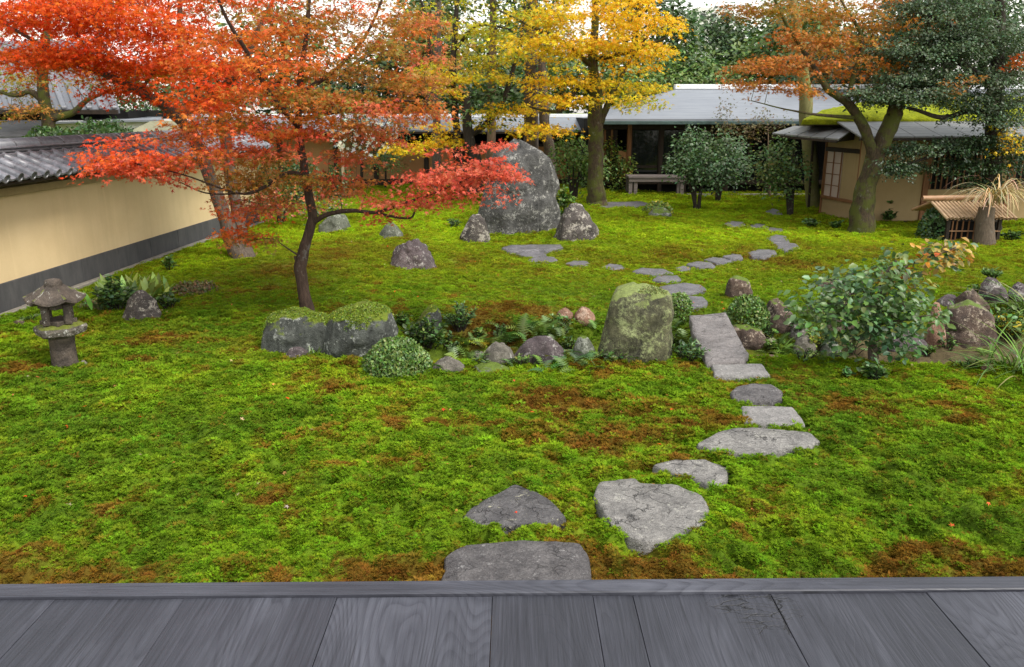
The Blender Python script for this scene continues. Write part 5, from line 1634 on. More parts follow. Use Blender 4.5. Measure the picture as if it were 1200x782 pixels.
rosette('grass_tuft', 'long arching grass clump at the frame edge', 1198, 438, 130, .52, G_MID + G_BRIGHT + [(.22, .24, .08)], blade_tpl(.014, 7, .6), (.5, 1.35), .12, group='grass tufts', cat='grass')
rosette('grass_tuft', 'arching grass behind the dark rock at frame edge', 1206, 372, 70, .7, G_MID + [(.25, .24, .10)], blade_tpl(.014, 7, .7), (.6, 1.35), .10, group='grass tufts', cat='grass')
rosette('grass_tuft', 'dry grass blades under the big leaved shrub', 1012, 432, 14, .24, [(.35, .28, .12), (.25, .22, .08)], blade_tpl(.03, 5, .4), (.3, 1.2), .06, group='grass tufts', cat='grass')
sb = at_y(1160, 240, sc.y + .08)
STRAW = [(.55, .42, .22), (.45, .35, .18), (.5, .42, .28)]

def plume(label, base, n, L, lean):
    o = empty('dry_pampas_grass', base, label, 'dry grass', 'dry grasses')
    VV, FF, CC, off = [], [], [], 0
    m = 11
    for _ in range(n):
        az = R.normal(lean, 1.0); l = L * R.uniform(.6, 1.15)
        e0 = R.uniform(1.0, 1.5); e1 = -R.uniform(.7, 1.45)
        hd_ = np.array([math.cos(az), math.sin(az), 0])
        p = np.array(base) + R.normal(0, .025, 3); sd2 = np.array([-hd_[1], hd_[0], 0])
        c = pal(STRAW, 1)[0]
        for i in range(m):
            t = i / (m - 1); w = .011 * (1 - t * .7)
            VV += [p - sd2 * w, p + sd2 * w]; CC += [c, c]
            e = e0 + (e1 - e0) * t ** .8
            p = p + (hd_ * math.cos(e) + np.array([0, 0, math.sin(e)])) * l / m
        for i in range(m - 1):
            q = off + 2 * i
            FF += [(q, q + 1, q + 3), (q, q + 3, q + 2)]
        off += 2 * m
    mk('blades', np.array(VV), np.array(FF), DRY_LEAF, o, col=np.array(CC))
plume('drooping straw coloured grass spilling over the stump', sb, 90, 1.0, 3.4)
plume('tall drooping straw coloured grass right of the stump', at_y(1170, 236, sc.y + .12), 80, 1.25, -.2)
dome_shrub('small_shrub', 'dark round shrub against the bamboo well', 1096, 281, 34, 36, 1400, .055, G_DARK, base=gp(1096, 281))
for px, py, w, h, lab in ((1040, 262, 22, 18, 'low plant at the foot of the tea house wall'), (1004, 268, 22, 14, 'low plant at the leaning trunk'), (978, 270, 20, 14, 'low plant left of leaning trunk'),
                          (952, 268, 24, 14, 'low plant under the small glossy tree'), (1186, 283, 30, 14, 'low plant right of the bamboo well'), (1010, 256, 20, 12, 'low plant before the tea house window')):
    leafy('leafy_plant', lab, px, py, w, h, 12, 14, .07, G_DARK + G_MID, OVAL)
leafy('sapling', 'slender sapling against the tea house clay wall', 1040, 260, 26, 50, 7, 26, .075, G_MID + G_DARK, OVAL, cat='sapling', tip=True, spread=.3)

sprouts = [(484, 402), (515, 398), (528, 410), (545, 404), (560, 398), (584, 396), (640, 404), (660, 392), (666, 412), (690, 384), (656, 384), (570, 430), (525, 436), (612, 430), (716, 425), (735, 424), (752, 422), (786, 402), (790, 385), (800, 380), (902, 400), (918, 402),
           (900, 412), (940, 425), (962, 426), (985, 424), (1000, 416), (1060, 420), (1085, 418), (1110, 412), (1150, 415), (1172, 372), (1140, 350), (945, 372), (985, 340), (478, 420), (590, 425), (505, 412)]
used = set()
for i, (px, py) in enumerate(sprouts):
    g = gp(px, py)
    fern = i % 3 == 0
    kind_ = 'ferny sprout' if fern else ('narrow leaved sprout' if i % 2 else 'oval leaved sprout')
    lab = None
    for rl, rx_, ry_ in sorted(ROCKS_AT, key=lambda r: (r[1] - g.x) ** 2 + (r[2] - g.y) ** 2)[:3]:
        dx_, dy_ = g.x - rx_, g.y - ry_
        where = ('left of' if dx_ < 0 else 'right of') if abs(dx_) > abs(dy_) else ('before' if dy_ < 0 else 'behind')
        t = 'small %s %s the %s' % (kind_, where, rl)
        if t not in used and len(t.split()) <= 16:
            lab = t; break
    if lab is None: continue
    used.add(lab)
    if fern:
        rosette('stream_sprout', lab, px, py, 14, .15, G_MID + G_BRIGHT, FROND, (.25, 1.1), .05, group='stream sprouts', cat='plant')
    else:
        leafy('stream_sprout', lab, px, py, 20 + 8 * (i % 4), 12 + 5 * (i % 3), 9, 9, .045, [G_MID, G_BRIGHT, G_DARK][i % 3] + G_MID, [OVAL, NARROW][i % 2], group='stream sprouts')

# ---------------------------------------------------------------- trees
def tree(name, label, limbs, regions, bark, leafmat, tpl, leaf, nl, spray_r, flat=.18, group='garden trees', droop=.15, cat='tree', crown='crown', twig=.0022, seed=1, wob=.14, sides=9, up=1.0, layer=0.0):
    rs = np.random.default_rng(seed)
    paths, nodes, nrad = [], [], []
    base = None
    for L in limbs:
        P = np.array([[*at_y(a, b, c), r] for a, b, c, r in L])
        S_ = spline(P, 5)
        n = len(S_)
        jit = np.stack([noise2(np.arange(n) * .6, np.full(n, 3.3 * len(paths)), seed + c) for c in range(3)], 1) * (S_[:, 3:4] * .14)
        jit[0] = 0
        S_[:, :3] += jit
        if S_[0, 2] < gz(S_[0, 0], S_[0, 1]) + .2:          # sink the foot into the soil
            foot = S_[:1].copy(); foot[0, 2] -= .22; foot[0, :2] += (S_[0, :2] - S_[1, :2]) * .3; foot[0, 3] *= 1.15
            S_ = np.concatenate([foot, S_])
        paths.append((S_[:, :3], np.maximum(S_[:, 3], .003)))
        nodes.append(S_[:, :3]); nrad.append(S_[:, 3])
        if base is None: base = Vector(S_[0, :3])
    tr = empty(name, base, label, cat, group)
    NO_MOSS.append((base.x, base.y, limbs[0][0][3] * 1.3, limbs[0][0][3] * 1.3))
    # roots flare
    bx = paths[0]
    bx[1][0] *= 1.25
    nodes = np.concatenate(nodes); nrad = np.concatenate(nrad)
    tg_, cl = [], []
    for (px, py, rx, ry, Y0, Y1, k, palette) in regions:
        a = rs.random(k) * 6.283; q = np.sqrt(rs.random(k))
        X = px + rx * q * np.cos(a); Yp = py + ry * q * np.sin(a); D = rs.uniform(Y0, Y1, k)
        for i in range(k):
            tg_.append(np.array(at_y(X[i], Yp[i], D[i]))); cl.append(palette)
    T = np.array(tg_)
    if layer:
        und = layer * .45 * noise2(T[:, 0] * .9 / layer * .35, T[:, 1] * .9 / layer * .35, seed)
        zq = (T[:, 2] - und) / layer
        T[:, 2] = und + layer * (np.round(zq) + (zq - np.round(zq)) * .62)
    dmin = np.array([np.min(np.linalg.norm(nodes - t, axis=1)) for t in T])
    order = np.argsort(dmin)
    node_list = [nodes]; rad_list = [nrad]
    allN, allR = nodes, nrad
    low = nodes[0, 2] + .25 * (nodes[:, 2].max() - nodes[0, 2])
    okm = allN[:, 2] > low
    allN, allR = allN[okm], allR[okm]
    PP, DD, NN, CC, SS = [], [], [], [], []
    for oi_ in order:
        t = T[oi_]
        dv = allN - t
        cost = np.linalg.norm(dv, axis=1) + .6 * np.clip(dv[:, 2], 0, None)
        i = int(np.argmin(cost)); b = allN[i]
        dist = np.linalg.norm(t - b)
        m1 = b + (t - b) * .35 + np.array([0, 0, .10 * dist]) + rs.normal(0, .05 * dist, 3)
        m2 = b + (t - b) * .7 + np.array([0, 0, .08 * dist]) + rs.normal(0, .05 * dist, 3)
        path = spline(np.array([b, m1, m2, t]), 3)
        r0 = min(allR[i] * .75, twig * 1.2 + .011 * dist)
        rad = np.linspace(max(r0, twig * 1.3), twig, len(path))
        paths.append((path, rad))
        allN = np.concatenate([allN, path[3:]]); allR = np.concatenate([allR, rad[3:]])
        # spray of leaves about the twig end
        k = int(nl * rs.uniform(.6, 1.4)); sr = spray_r * rs.uniform(.65, 1.3)
        a = rs.random(k) * 6.283; q = sr * np.sqrt(rs.random(k))
        tilt = rs.normal(0, .18, 2)
        ox_, oy_ = q * np.cos(a), q * np.sin(a)
        oz_ = rs.normal(0, flat * sr, k) + ox_ * tilt[0] + oy_ * tilt[1] - droop * q * q / max(sr, 1e-3)
        P = t + np.stack([ox_, oy_, oz_], 1)
        PP.append(P)
        d = np.stack([np.cos(a), np.sin(a), np.full(k, -.25)], 1) + rs.normal(0, .45, (k, 3))
        DD.append(d)
        NN.append(nrm(np.array([0, -.35, up]) + .42 * rs.standard_normal((k, 3))))
        p = np.asarray(cl[oi_]); bc = p[rs.integers(0, len(p))]
        mixp = p[rs.integers(0, len(p), k)]
        CC.append(bc[None] * .6 + mixp * .4)
        SS.append(leaf * rs.uniform(.6, 1.2, k))
    P = np.concatenate(PP); D = np.concatenate(DD); N = np.concatenate(NN); C = jcol(np.concatenate(CC), len(P), .15)
    leaves(crown, P, D, N, np.concatenate(SS), tpl, C, leafmat, tr)
    big = [p for p in paths if p[1].max() > .018]; small = [p for p in paths if p[1].max() <= .018]
    V, F = tubes_arrays(big, sides + 3, wob)
    if small:
        V2_, F2_ = tubes_arrays(small, 5)
        F = np.concatenate([F, F2_ + len(V)]); V = np.concatenate([V, V2_])
    mk('trunk', V, F, bark, tr, smooth=True)
    return tr

RED = [(.68, .085, .010), (.62, .058, .010), (.70, .14, .012), (.66, .11, .016)]
REDOR = [(.66, .13, .018), (.62, .18, .025), (.60, .09, .025)]
SALM = [(.62, .12, .065), (.64, .17, .09), (.56, .085, .05)]
ORNG = [(.60, .21, .03), (.62, .28, .025), (.56, .15, .025)]
RUST = [(.44, .18, .035), (.50, .18, .045), (.36, .17, .04)]
OLIV = [(.28, .19, .03), (.22, .18, .025), (.35, .18, .035), (.18, .18, .025)]
YELL = [(.78, .50, .018), (.76, .56, .024), (.78, .42, .016)]
YGRN = [(.50, .44, .025), (.36, .38, .025), (.58, .46, .02)]
PINE = [(.035, .065, .025), (.05, .085, .03), (.028, .055, .024)]
EVER = [(.05, .10, .025), (.035, .08, .02), (.07, .13, .03)]
LUSH = [(.11, .19, .035), (.08, .15, .03), (.15, .22, .04)]
GREY = [(.08, .125, .06), (.105, .15, .08), (.06, .098, .045)]

# slender maple in the middle of the near lawn
fb_ = gp(362, 374)
y0 = fb_.y
tree('maple_tree', 'slender dark trunked maple with orange red leaves above mossy rock',
     [[(362, 376, y0, .088), (356, 340, y0, .068), (352, 314, y0, .064), (360, 280, y0, .056), (366, 255, y0, .053), (362, 225, y0, .047), (355, 190, y0, .043), (350, 150, y0 + .1, .038), (352, 90, y0 + .1, .034), (360, 30, y0 + .1, .024), (366, -60, y0 + .1, .014)],
      [(366, 262, y0, .032), (385, 251, y0 - .05, .026), (412, 247, y0 - .1, .023), (440, 249, y0 - .2, .019), (470, 240, y0 - .35, .016), (520, 222, y0 - .5, .011), (570, 200, y0 - .7, .006)],
      [(440, 250, y0 - .2, .018), (480, 256, y0 - .3, .012), (492, 240, y0 - .3, .009), (540, 232, y0 - .5, .006)],
      [(357, 207, y0, .030), (338, 203, y0 - .1, .024), (305, 222, y0 - .3, .018), (285, 227, y0 - .4, .014), (262, 222, y0 - .5, .010), (215, 205, y0 - .7, .007), (150, 190, y0 - .9, .004)],
      [(285, 227, y0 - .4, .010), (240, 226, y0 - .4, .008), (195, 208, y0 - .5, .005), (130, 200, y0 - .6, .004)],
      [(351, 150, y0 + .1, .034), (320, 115, y0 - .2, .028), (290, 62, y0 - .4, .022), (262, 15, y0 - .6, .016), (240, -50, y0 - .7, .01)],
      [(352, 110, y0 + .1, .03), (395, 80, y0 + .2, .022), (430, 40, y0 + .3, .016), (455, -20, y0 + .3, .01)],
      [(350, 140, y0 + .1, .028), (400, 130, y0 - .3, .02), (450, 120, y0 - .5, .013), (500, 118, y0 - .7, .008)],
      [(353, 312, y0, .022), (348, 306, y0, .02), (346, 300, y0, .018)],
      [(353, 302, y0, .012), (335, 290, y0 - .05, .008), (318, 280, y0 - .1, .005), (292, 282, y0 - .1, .004)]],
     [(310, 130, 90, 34, y0 - 1.1, y0 + 1.1, 62, REDOR + OLIV[:2]), (420, 105, 95, 42, y0 - 1.1, y0 + 1.2, 74, OLIV + RUST + REDOR[:1]), (300, 60, 90, 45, y0 - 1.2, y0 + 1.0, 52, REDOR + ORNG[:1]),
      (400, 30, 90, 60, y0 - .8, y0 + 1.4, 80, OLIV + RUST + REDOR[:1]), (330, -30, 120, 50, y0 - 1, y0 + 1, 60, RED + OLIV[:1]), (480, 60, 42, 55, y0 - .5, y0 + 1.2, 36, RUST + SALM[:1] + OLIV),
      (240, 90, 50, 40, y0 - 1.0, y0 + .6, 26, RED), (300, 165, 80, 16, y0 - 1.0, y0 + .4, 30, SALM + REDOR), (460, 130, 60, 18, y0 - 1.2, y0 + .3, 26, SALM + RUST),
      (155, 185, 55, 20, y0 - 1.1, y0 - .5, 34, SALM + RED), (215, 195, 30, 16, y0 - .9, y0 - .4, 9, SALM + ORNG), (175, 205, 30, 7, y0 - .8, y0 - .5, 5, SALM),
      (310, 205, 50, 26, y0 - .6, y0 + .5, 30, OLIV + RUST), (300, 240, 40, 16, y0 - .4, y0 + .5, 15, SALM + OLIV), (285, 262, 22, 14, y0 - .3, y0 + .2, 9, REDOR), (295, 282, 20, 7, y0 - .3, y0, 5, RUST + OLIV),
      (540, 200, 55, 22, y0 - .9, y0 - .3, 26, SALM), (500, 222, 50, 18, y0 - .7, y0 - .2, 20, SALM), (585, 212, 22, 9, y0 - .9, y0 - .6, 6, SALM), (455, 245, 25, 12, y0 - .5, y0 - .1, 7, SALM + RUST),
      (405, 205, 32, 36, y0 - .2, y0 + .6, 20, SALM + RUST), (425, 165, 40, 22, y0 - .2, y0 + .6, 12, RUST + SALM), (590, 172, 14, 10, y0 - .8, y0 - .6, 3, SALM)],
     MT['bark_maple'], LEAF, MAPLE, .042, 62, .27, .08, seed=5, wob=.18, layer=.30)

# big red maple by the wall
rb = gp(284, 302)
y1 = rb.y
tree('maple_tree', 'large scarlet maple with twin grey trunks beside the wall',
     [[(283, 303, y1, .15), (272, 285, y1, .125), (262, 250, y1, .10), (245, 205, y1, .09), (232, 172, y1, .085), (215, 145, y1 - .1, .08), (195, 125, y1 - .3, .075), (165, 108, y1 - .6, .06), (125, 88, y1 - 1, .045), (75, 68, y1 - 1.4, .034), (30, 42, y1 - 1.7, .022), (-30, 10, y1 - 2, .012)],
      [(290, 303, y1 + .05, .13), (284, 280, y1 + .1, .105), (276, 240, y1 + .2, .09), (268, 190, y1 + .3, .085), (262, 150, y1 + .4, .085), (250, 110, y1 + .3, .07), (215, 75, y1 + .1, .05), (210, 30, y1, .035), (215, -40, y1, .02)],
      [(215, 145, y1 - .1, .07), (185, 120, y1 + .2, .055), (160, 98, y1 + .5, .045), (145, 88, y1 + .6, .035), (120, 50, y1 + .8, .022), (100, -20, y1 + .8, .012)],
      [(250, 110, y1 + .3, .06), (285, 80, y1 - .2, .04), (300, 40, y1 - .3, .03), (330, -20, y1 - .4, .02)],
      [(125, 88, y1 - 1, .025), (90, 40, y1 - 1.2, .018), (60, -20, y1 - 1.3, .01)],
      [(165, 108, y1 - .6, .025), (190, 60, y1 - .8, .018), (200, -20, y1 - .9, .01)]],
     [(60, 35, 90, 45, y1 - 2.6, y1 - .3, 120, RED), (150, 40, 80, 50, y1 - 2.2, y1 + .6, 110, RED + REDOR[:1]), (70, 75, 70, 16, y1 - 2.4, y1 - .8, 34, RED + ORNG[:1]), (140, 92, 40, 20, y1 - 1.5, y1, 26, RED),
      (40, -35, 140, 45, y1 - 2.6, y1, 90, RED), (200, -35, 120, 45, y1 - 2, y1 + 1, 80, RED), (235, 60, 60, 50, y1 - 1.3, y1 + 1, 60, REDOR + RED), (260, 20, 60, 40, y1 - 1, y1 + 1, 40, OLIV + REDOR),
      (225, 160, 30, 16, y1 - .8, y1 + .4, 16, SALM + ORNG), (250, 135, 40, 18, y1 - .8, y1 + .6, 20, REDOR), (185, 88, 30, 8, y1 - .6, y1 + .4, 8, YGRN), (135, 12, 30, 12, y1 - 2, y1 - 1, 8, ORNG)],
     MT['bark_grey'], LEAF, MAPLE, .052, 66, .40, .07, seed=9, wob=.2, twig=.003, layer=.42)

# trees beyond the wall, left
tree('garden_tree', 'olive and rust leafed tree with dark trunk beyond the garden wall',
     [[(62, 175, 18.5, .16), (58, 150, 18.5, .15), (52, 120, 18.5, .13), (50, 85, 18.5, .11), (55, 40, 18.6, .08), (60, -20, 18.6, .05)],
      [(50, 118, 18.5, .08), (35, 108, 18.4, .06), (15, 112, 18.3, .04), (-20, 100, 18.2, .03)],
      [(58, 140, 18.5, .09), (85, 132, 18.6, .07), (102, 118, 18.7, .05), (125, 108, 18.8, .03)]],
     [(20, 85, 45, 26, 17.5, 19.5, 22, OLIV + YGRN[1:2]), (25, 130, 40, 8, 17.8, 19, 11, RUST + OLIV), (90, 80, 40, 22, 18, 19.6, 10, YGRN[1:2] + OLIV), (60, 20, 80, 40, 17.5, 20, 30, OLIV), (130, 95, 40, 12, 18, 19.5, 8, EVER)],
     MT['bark_moss'], LEAF, MAPLE, .075, 50, .42, .15, seed=12, twig=.004)
for px, py, w, h, lab, Y in ((110, 168, 80, 26, 'dark evergreen shrub beyond the wall ridge', 17), (52, 168, 60, 16, 'low dark shrub behind the wall ridge', 17.2), (160, 130, 110, 34, 'dark evergreen mass behind the scarlet maple', 21)):
    b = at_y(px, py, Y)
    dome_shrub('evergreen_shrub', lab, 0, 0, w, h, 900, .09, G_DARK + EVER, GLOSSY_LEAF, OVAL, 'shrubs beyond the wall', base=b, dense=.45, wob=.5)

# white flowering camellia and the bushes around it
cb = gp(425, 224)
cy = cb.y
tree('camellia_tree', 'dark camellia full of white blossom behind the slender maple',
     [[(424, 225, cy, .05), (424, 205, cy, .045), (424, 180, cy, .04), (420, 150, cy, .03), (415, 120, cy, .02)], [(424, 190, cy, .03), (440, 165, cy, .02), (455, 140, cy, .012)]],
     [(430, 155, 45, 32, cy - .8, cy + .8, 38, G_DARK), (410, 130, 40, 20, cy - .8, cy + .6, 14, G_DARK)],
     MT['bark_dark'], GLOSSY_LEAF, OVAL, .085, 42, .35, .5, seed=21, twig=.004, group='far lawn trees')
for o in list(bpy.data.objects):
    if o.name.startswith('camellia_tree') and o.parent is None: cam_tree = o
nf = 210
a = R.random(nf) * 6.283; q = np.sqrt(R.random(nf))
P = np.array([at_y(428 + 42 * q[i] * math.cos(a[i]), 152 + 34 * q[i] * math.sin(a[i]), cy - R.uniform(.5, 1.0)) for i in range(nf)])
FL = _fan([(.62 * (1 + .35 * math.cos(5 * t)) * math.cos(t), .62 * (1 + .35 * math.cos(5 * t)) * math.sin(t), .22) for t in np.linspace(0, 2 * math.pi, 21)])
leaves('blossom', P, R.standard_normal((nf, 3)), np.array([0, -1.0, .5]) + .5 * R.standard_normal((nf, 3)), R.uniform(.06, .10, nf), FL, pal([(.80, .80, .76)], nf, .05), LEAF, cam_tree)
beam('garden_post', (at_y(402, 215, cy - 1.2).x, cy - 1.2, gz(at_y(402, 215, cy - 1.2).x, cy - 1.2) - .1), at_y(401, 174, cy - 1.2), .07, .07, MT['palepole'])
tag(bpy.data.objects['garden_post'], 'pale upright post under the white blossom', 'post')

# shrubs round the standing stone
def bush_tree(name, label, px, py, stems, regions, p, leaf, nl, sr, seed, bark='bark_dark', tpl=OVAL, mat=GLOSSY_LEAF, r=.04, group='far lawn trees', cat='tree'):
    g = gp(px, py); Y = g.y
    lim = [[(px + dx0, py + 1, Y, r * 1.2), (px + dx0 * .6 + dx1 * .3, py - hh * .35, Y, r), (px + dx1 * .8, py - hh * .7, Y + dy, r * .7), (px + dx1, py - hh, Y + dy, r * .4)] for dx0, dx1, hh, dy in stems]
    return tree(name, label, lim, [(a, b, c, d, Y - e, Y + e, k, p) for a, b, c, d, e, k in regions], MT[bark], mat, tpl, leaf, nl, sr, .55, seed=seed, twig=.0035, group=group, cat=cat, droop=.1)
bush_tree('camellia_tree', 'round glossy leaved tree in the middle before the dark hall', 816, 248, [(-2, -2, 60, 0), (2, 12, 62, .1), (0, -14, 58, -.1)], [(828, 182, 42, 26, .7, 66), (806, 196, 26, 16, .6, 20), (836, 205, 26, 12, .6, 16), (860, 190, 14, 18, .5, 10)], G_BLUE + G_DARK + [(.12, .17, .10)], .085, 40, .22, 31)
bush_tree('camellia_tree', 'smaller glossy tree behind the round one before the hall', 840, 236, [(0, 2, 50, 0), (2, 14, 46, 0)], [(848, 190, 26, 28, .6, 34)], G_DARK + G_BLUE, .085, 40, .26, 32)
bush_tree('camellia_tree', 'yellow tinged glossy small tree beside the tea house', 926, 254, [(-1, -6, 52, 0), (1, 6, 56, 0), (0, -2, 62, .1)], [(914, 188, 28, 26, .6, 40), (925, 210, 20, 14, .5, 14), (905, 212, 16, 12, .4, 8)], G_MID + G_BLUE + [(.2, .2, .04), (.14, .16, .05)], .08, 36, .22, 33)
bush_tree('camellia_tree', 'dense green bush behind the standing stone', 672, 236, [(-2, -8, 50, 0), (2, 10, 55, 0), (0, 0, 40, 0)], [(668, 188, 20, 28, .6, 34), (690, 200, 16, 26, .6, 22)], G_MID + G_BRIGHT, .085, 36, .26, 34, cat='shrub')
bush_tree('camellia_tree', 'pale green bush between maple trunk and bench', 722, 224, [(-2, -6, 42, 0), (2, 8, 40, 0), (0, 0, 30, 0)], [(722, 198, 18, 24, .5, 32), (714, 178, 10, 12, .5, 8)], G_BRIGHT + G_YEL + G_MID, .085, 34, .26, 35, cat='shrub')
bush_tree('small_tree', 'sparse brownish leafed tree by the hall eave', 902, 232, [(0, -2, 78, 0)], [(875, 150, 45, 9, .8, 22), (905, 143, 25, 8, .6, 9), (850, 128, 14, 5, .5, 3)], [(.17, .15, .06), (.12, .12, .05), (.2, .15, .08)], .07, 34, .3, 36, 'bark_tan', MAPLE, LEAF, .035)
bush_tree('small_tree', 'palm like green sapling before the clay corridor wall', 452, 222, [(0, 0, 34, 0)], [(452, 190, 14, 9, .4, 9), (448, 182, 22, 8, .4, 7)], G_MID + G_BRIGHT, .12, 26, .3, 37, 'bark_dark', NARROW, GLOSSY_LEAF, .03)
bush_tree('camellia_tree', 'dark bush with pink leaves behind the twin trunks', 330, 262, [(-2, -8, 30, 0), (2, 8, 30, 0)], [(320, 235, 34, 16, .8, 24), (375, 235, 26, 18, .8, 16), (260, 190, 20, 22, .8, 12)], G_DARK + SALM[2:] + RUST[:1], .075, 34, .28, 38, cat='shrub')
bush_tree('camellia_tree', 'white flecked dark bush left of twin trunks', 232, 262, [(-2, -8, 30, 0), (2, 8, 40, 0)], [(278, 178, 22, 18, .5, 12)], G_DARK + [(.6, .6, .56)], .075, 34, .25, 39, cat='shrub')

for px, py, w, h, lab in ((292, 246, 60, 62, 'tall dark evergreen bush at the end of the garden wall'), (345, 236, 60, 50, 'dark evergreen bush behind the slender maple trunk'), (395, 232, 46, 36, 'low dark bush left of the white blossom')):
    g = gp(px, py)
    dome_shrub('evergreen_shrub', lab, px, py, w, h, 1500, .085, G_DARK + EVER + RUST[:1], GLOSSY_LEAF, OVAL, 'bushes at the wall end', dense=.4, wob=.5)

# yellow maples
yb_ = gp(700, 240); Y2 = yb_.y
tree('maple_tree', 'golden leaved maple with stout mossy trunk before the hall',
     [[(700, 242, Y2, .26), (699, 222, Y2, .21), (697, 195, Y2, .19), (699, 160, Y2, .185), (697, 135, Y2, .18), (699, 108, Y2, .15), (695, 75, Y2, .12), (697, 30, Y2 + .2, .09), (700, -40, Y2 + .2, .06)],
      [(701, 150, Y2, .10), (710, 128, Y2, .085), (716, 112, Y2, .07), (728, 90, Y2 + .3, .05), (745, 60, Y2 + .4, .035), (770, 30, Y2 + .4, .02)],
      [(697, 112, Y2, .08), (680, 100, Y2 - .3, .06), (660, 128, Y2 - .6, .05), (640, 130, Y2 - .8, .03), (620, 125, Y2 - .9, .02)],
      [(696, 80, Y2, .07), (660, 50, Y2 - .4, .05), (620, 30, Y2 - .6, .03), (580, 10, Y2 - .6, .02)],
      [(697, 70, Y2, .06), (740, 60, Y2 - .6, .045), (780, 45, Y2 - .8, .025)]],
     [(700, 25, 75, 34, Y2 - 2.2, Y2 + 1.4, 92, YELL), (735, 60, 50, 22, Y2 - 1.8, Y2 + 1, 44, YELL), (640, 55, 55, 26, Y2 - 2, Y2 + 1.2, 46, YELL + YGRN[:1]), (665, 102, 45, 13, Y2 - 1.6, Y2 + .8, 36, YELL), (735, 108, 45, 11, Y2 - 1.4, Y2 + 1, 28, YGRN[:1] + YELL[1:2]),
      (700, -30, 110, 30, Y2 - 2, Y2 + 2, 60, YELL), (640, 20, 40, 25, Y2 - 1.5, Y2 + 1, 24, YGRN + YELL[:1]), (775, 30, 30, 12, Y2 - 1, Y2 + 1, 10, YELL), (645, 148, 26, 8, Y2 - 1.5, Y2 - .6, 9, YELL), (760, 112, 18, 8, Y2 - 1, Y2, 6, YGRN)],
     MT['bark_moss'], LEAF, MAPLE, .085, 44, .46, .08, layer=.62, seed=41, twig=.004, group='yellow maples')
tree('maple_tree', 'yellow green maple with thin dark trunks behind standing stone',
     [[(540, 228, 22.5, .12), (536, 180, 22.5, .11), (535, 150, 22.5, .10), (530, 110, 22.5, .10), (532, 60, 22.5, .08), (535, 10, 22.5, .06), (538, -50, 22.5, .04)],
      [(535, 120, 22.5, .07), (505, 60, 22.5, .05), (500, 20, 22.4, .035), (480, -30, 22.4, .02)],
      [(532, 60, 22.5, .05), (560, 30, 22.3, .035), (600, 35, 22.2, .02)],
      [(552, 160, 22.5, .05), (570, 145, 22.4, .08), (588, 120, 22.4, .075), (600, 85, 22.4, .06), (612, 40, 22.4, .04), (618, -30, 22.4, .025)],
      [(548, 228, 22.5, .10), (550, 190, 22.5, .09), (552, 160, 22.5, .085), (565, 147, 22.5, .07)]],
     [(545, 80, 55, 20, 20.8, 23.6, 46, YGRN + YELL[:1]), (515, 95, 30, 12, 21, 23.5, 16, YELL), (575, 50, 45, 22, 21, 23.6, 26, YGRN), (600, 128, 36, 9, 20.8, 22.6, 18, YELL), (570, 140, 20, 7, 21, 22.5, 8, YGRN + YELL[:1]), (540, 20, 60, 25, 21, 24, 18, YGRN), (545, -30, 80, 25, 21, 24, 20, YGRN),
      (520, 160, 26, 9, 21, 22.4, 11, YELL), (470, 175, 20, 8, 21, 22.4, 8, YELL), (500, 170, 16, 6, 21, 22, 5, YELL), (620, 145, 22, 8, 20.8, 22, 8, YELL)],
     MT['bark_dark'], LEAF, MAPLE, .085, 44, .44, .08, layer=.62, seed=43, twig=.004, group='yellow maples')
# bare straight trunks behind
for px, py, w, topY, b, lab, Y in ((576, 224, .13, -40, 'bark_tan', 'straight tan trunk between the yellow maples', 23.5), (622, 222, .22, -40, 'bark_grey', 'stout grey trunk right behind the standing stone', 23.2), (646, 222, .16, 60, 'bark_grey', 'grey trunk leaning against the stout one', 22.8), (512, 222, .12, -40, 'bark_grey', 'grey trunk behind the pink maple spray', 24.4), (558, 224, .16, 110, 'bark_dark', 'dark trunk just left of the standing stone', 21.5)):
    nm = 'evergreen_tree'
    lim = [[(px, py, Y, w * 1.3), (px - 1, py - 40, Y, w), (px + (1 if topY < 0 else -8), (py + topY) / 2, Y, w * .9), (px + (2 if topY < 0 else -12), topY, Y, w * .6)]]
    tree(nm, lab, lim, [(px, topY + 10 if topY > 0 else 0, 40, 22, Y - .6, Y + 1.5, 9, EVER + LUSH[:1])], MT[b], NEEDLE, DIA, .16, 60, .5, .4, seed=50 + px, twig=.005, group='trunks behind the standing stone')

# evergreens and other trees far behind the hall
def far_tree(label, px, py, rx, ry, Y, n, p, seed, bark='bark_dark', leaf=.28, nl=46, name='evergreen_tree', trunk=.16, base=190):
    tree(name, label, [[(px, base, Y, trunk * 1.3), (px, py + ry, Y, trunk), (px + 3, py, Y, trunk * .7), (px, py - ry, Y, trunk * .3)]],
         [(px, py, rx, ry, Y - 2.2, Y + 2.2, n, p)], MT[bark], NEEDLE, DIA, leaf, nl, .85, .45, seed=seed, twig=.01, group='trees beyond the hall')
far_tree('domed blue green evergreen behind the hall roof', 852, 60, 34, 40, 42, 95, GREY + EVER, 61)
far_tree('dark conifer behind the golden maple', 788, 60, 24, 48, 38, 70, EVER, 62)
far_tree('bright green hedge like tree above the hall ridge', 770, 98, 50, 10, 33, 50, LUSH, 63, leaf=.2)
far_tree('bright green tree above the middle of hall ridge', 835, 98, 30, 7, 33, 26, LUSH, 64, leaf=.2)
far_tree('dark green tree left of the hall', 600, 105, 34, 28, 34, 60, EVER, 65)
far_tree('dark tree behind the yellow green maple', 530, 115, 34, 26, 33, 46, EVER + PINE, 66)
far_tree('mid green tree behind the golden maple crown', 720, 80, 36, 34, 36, 70, LUSH + EVER, 67)
far_tree('green tree glimpsed left of the golden maple', 655, 90, 34, 36, 37, 56, EVER + LUSH, 68)
far_tree('tall dark pine behind the golden maple crown', 745, 10, 26, 40, 37, 36, PINE, 69)
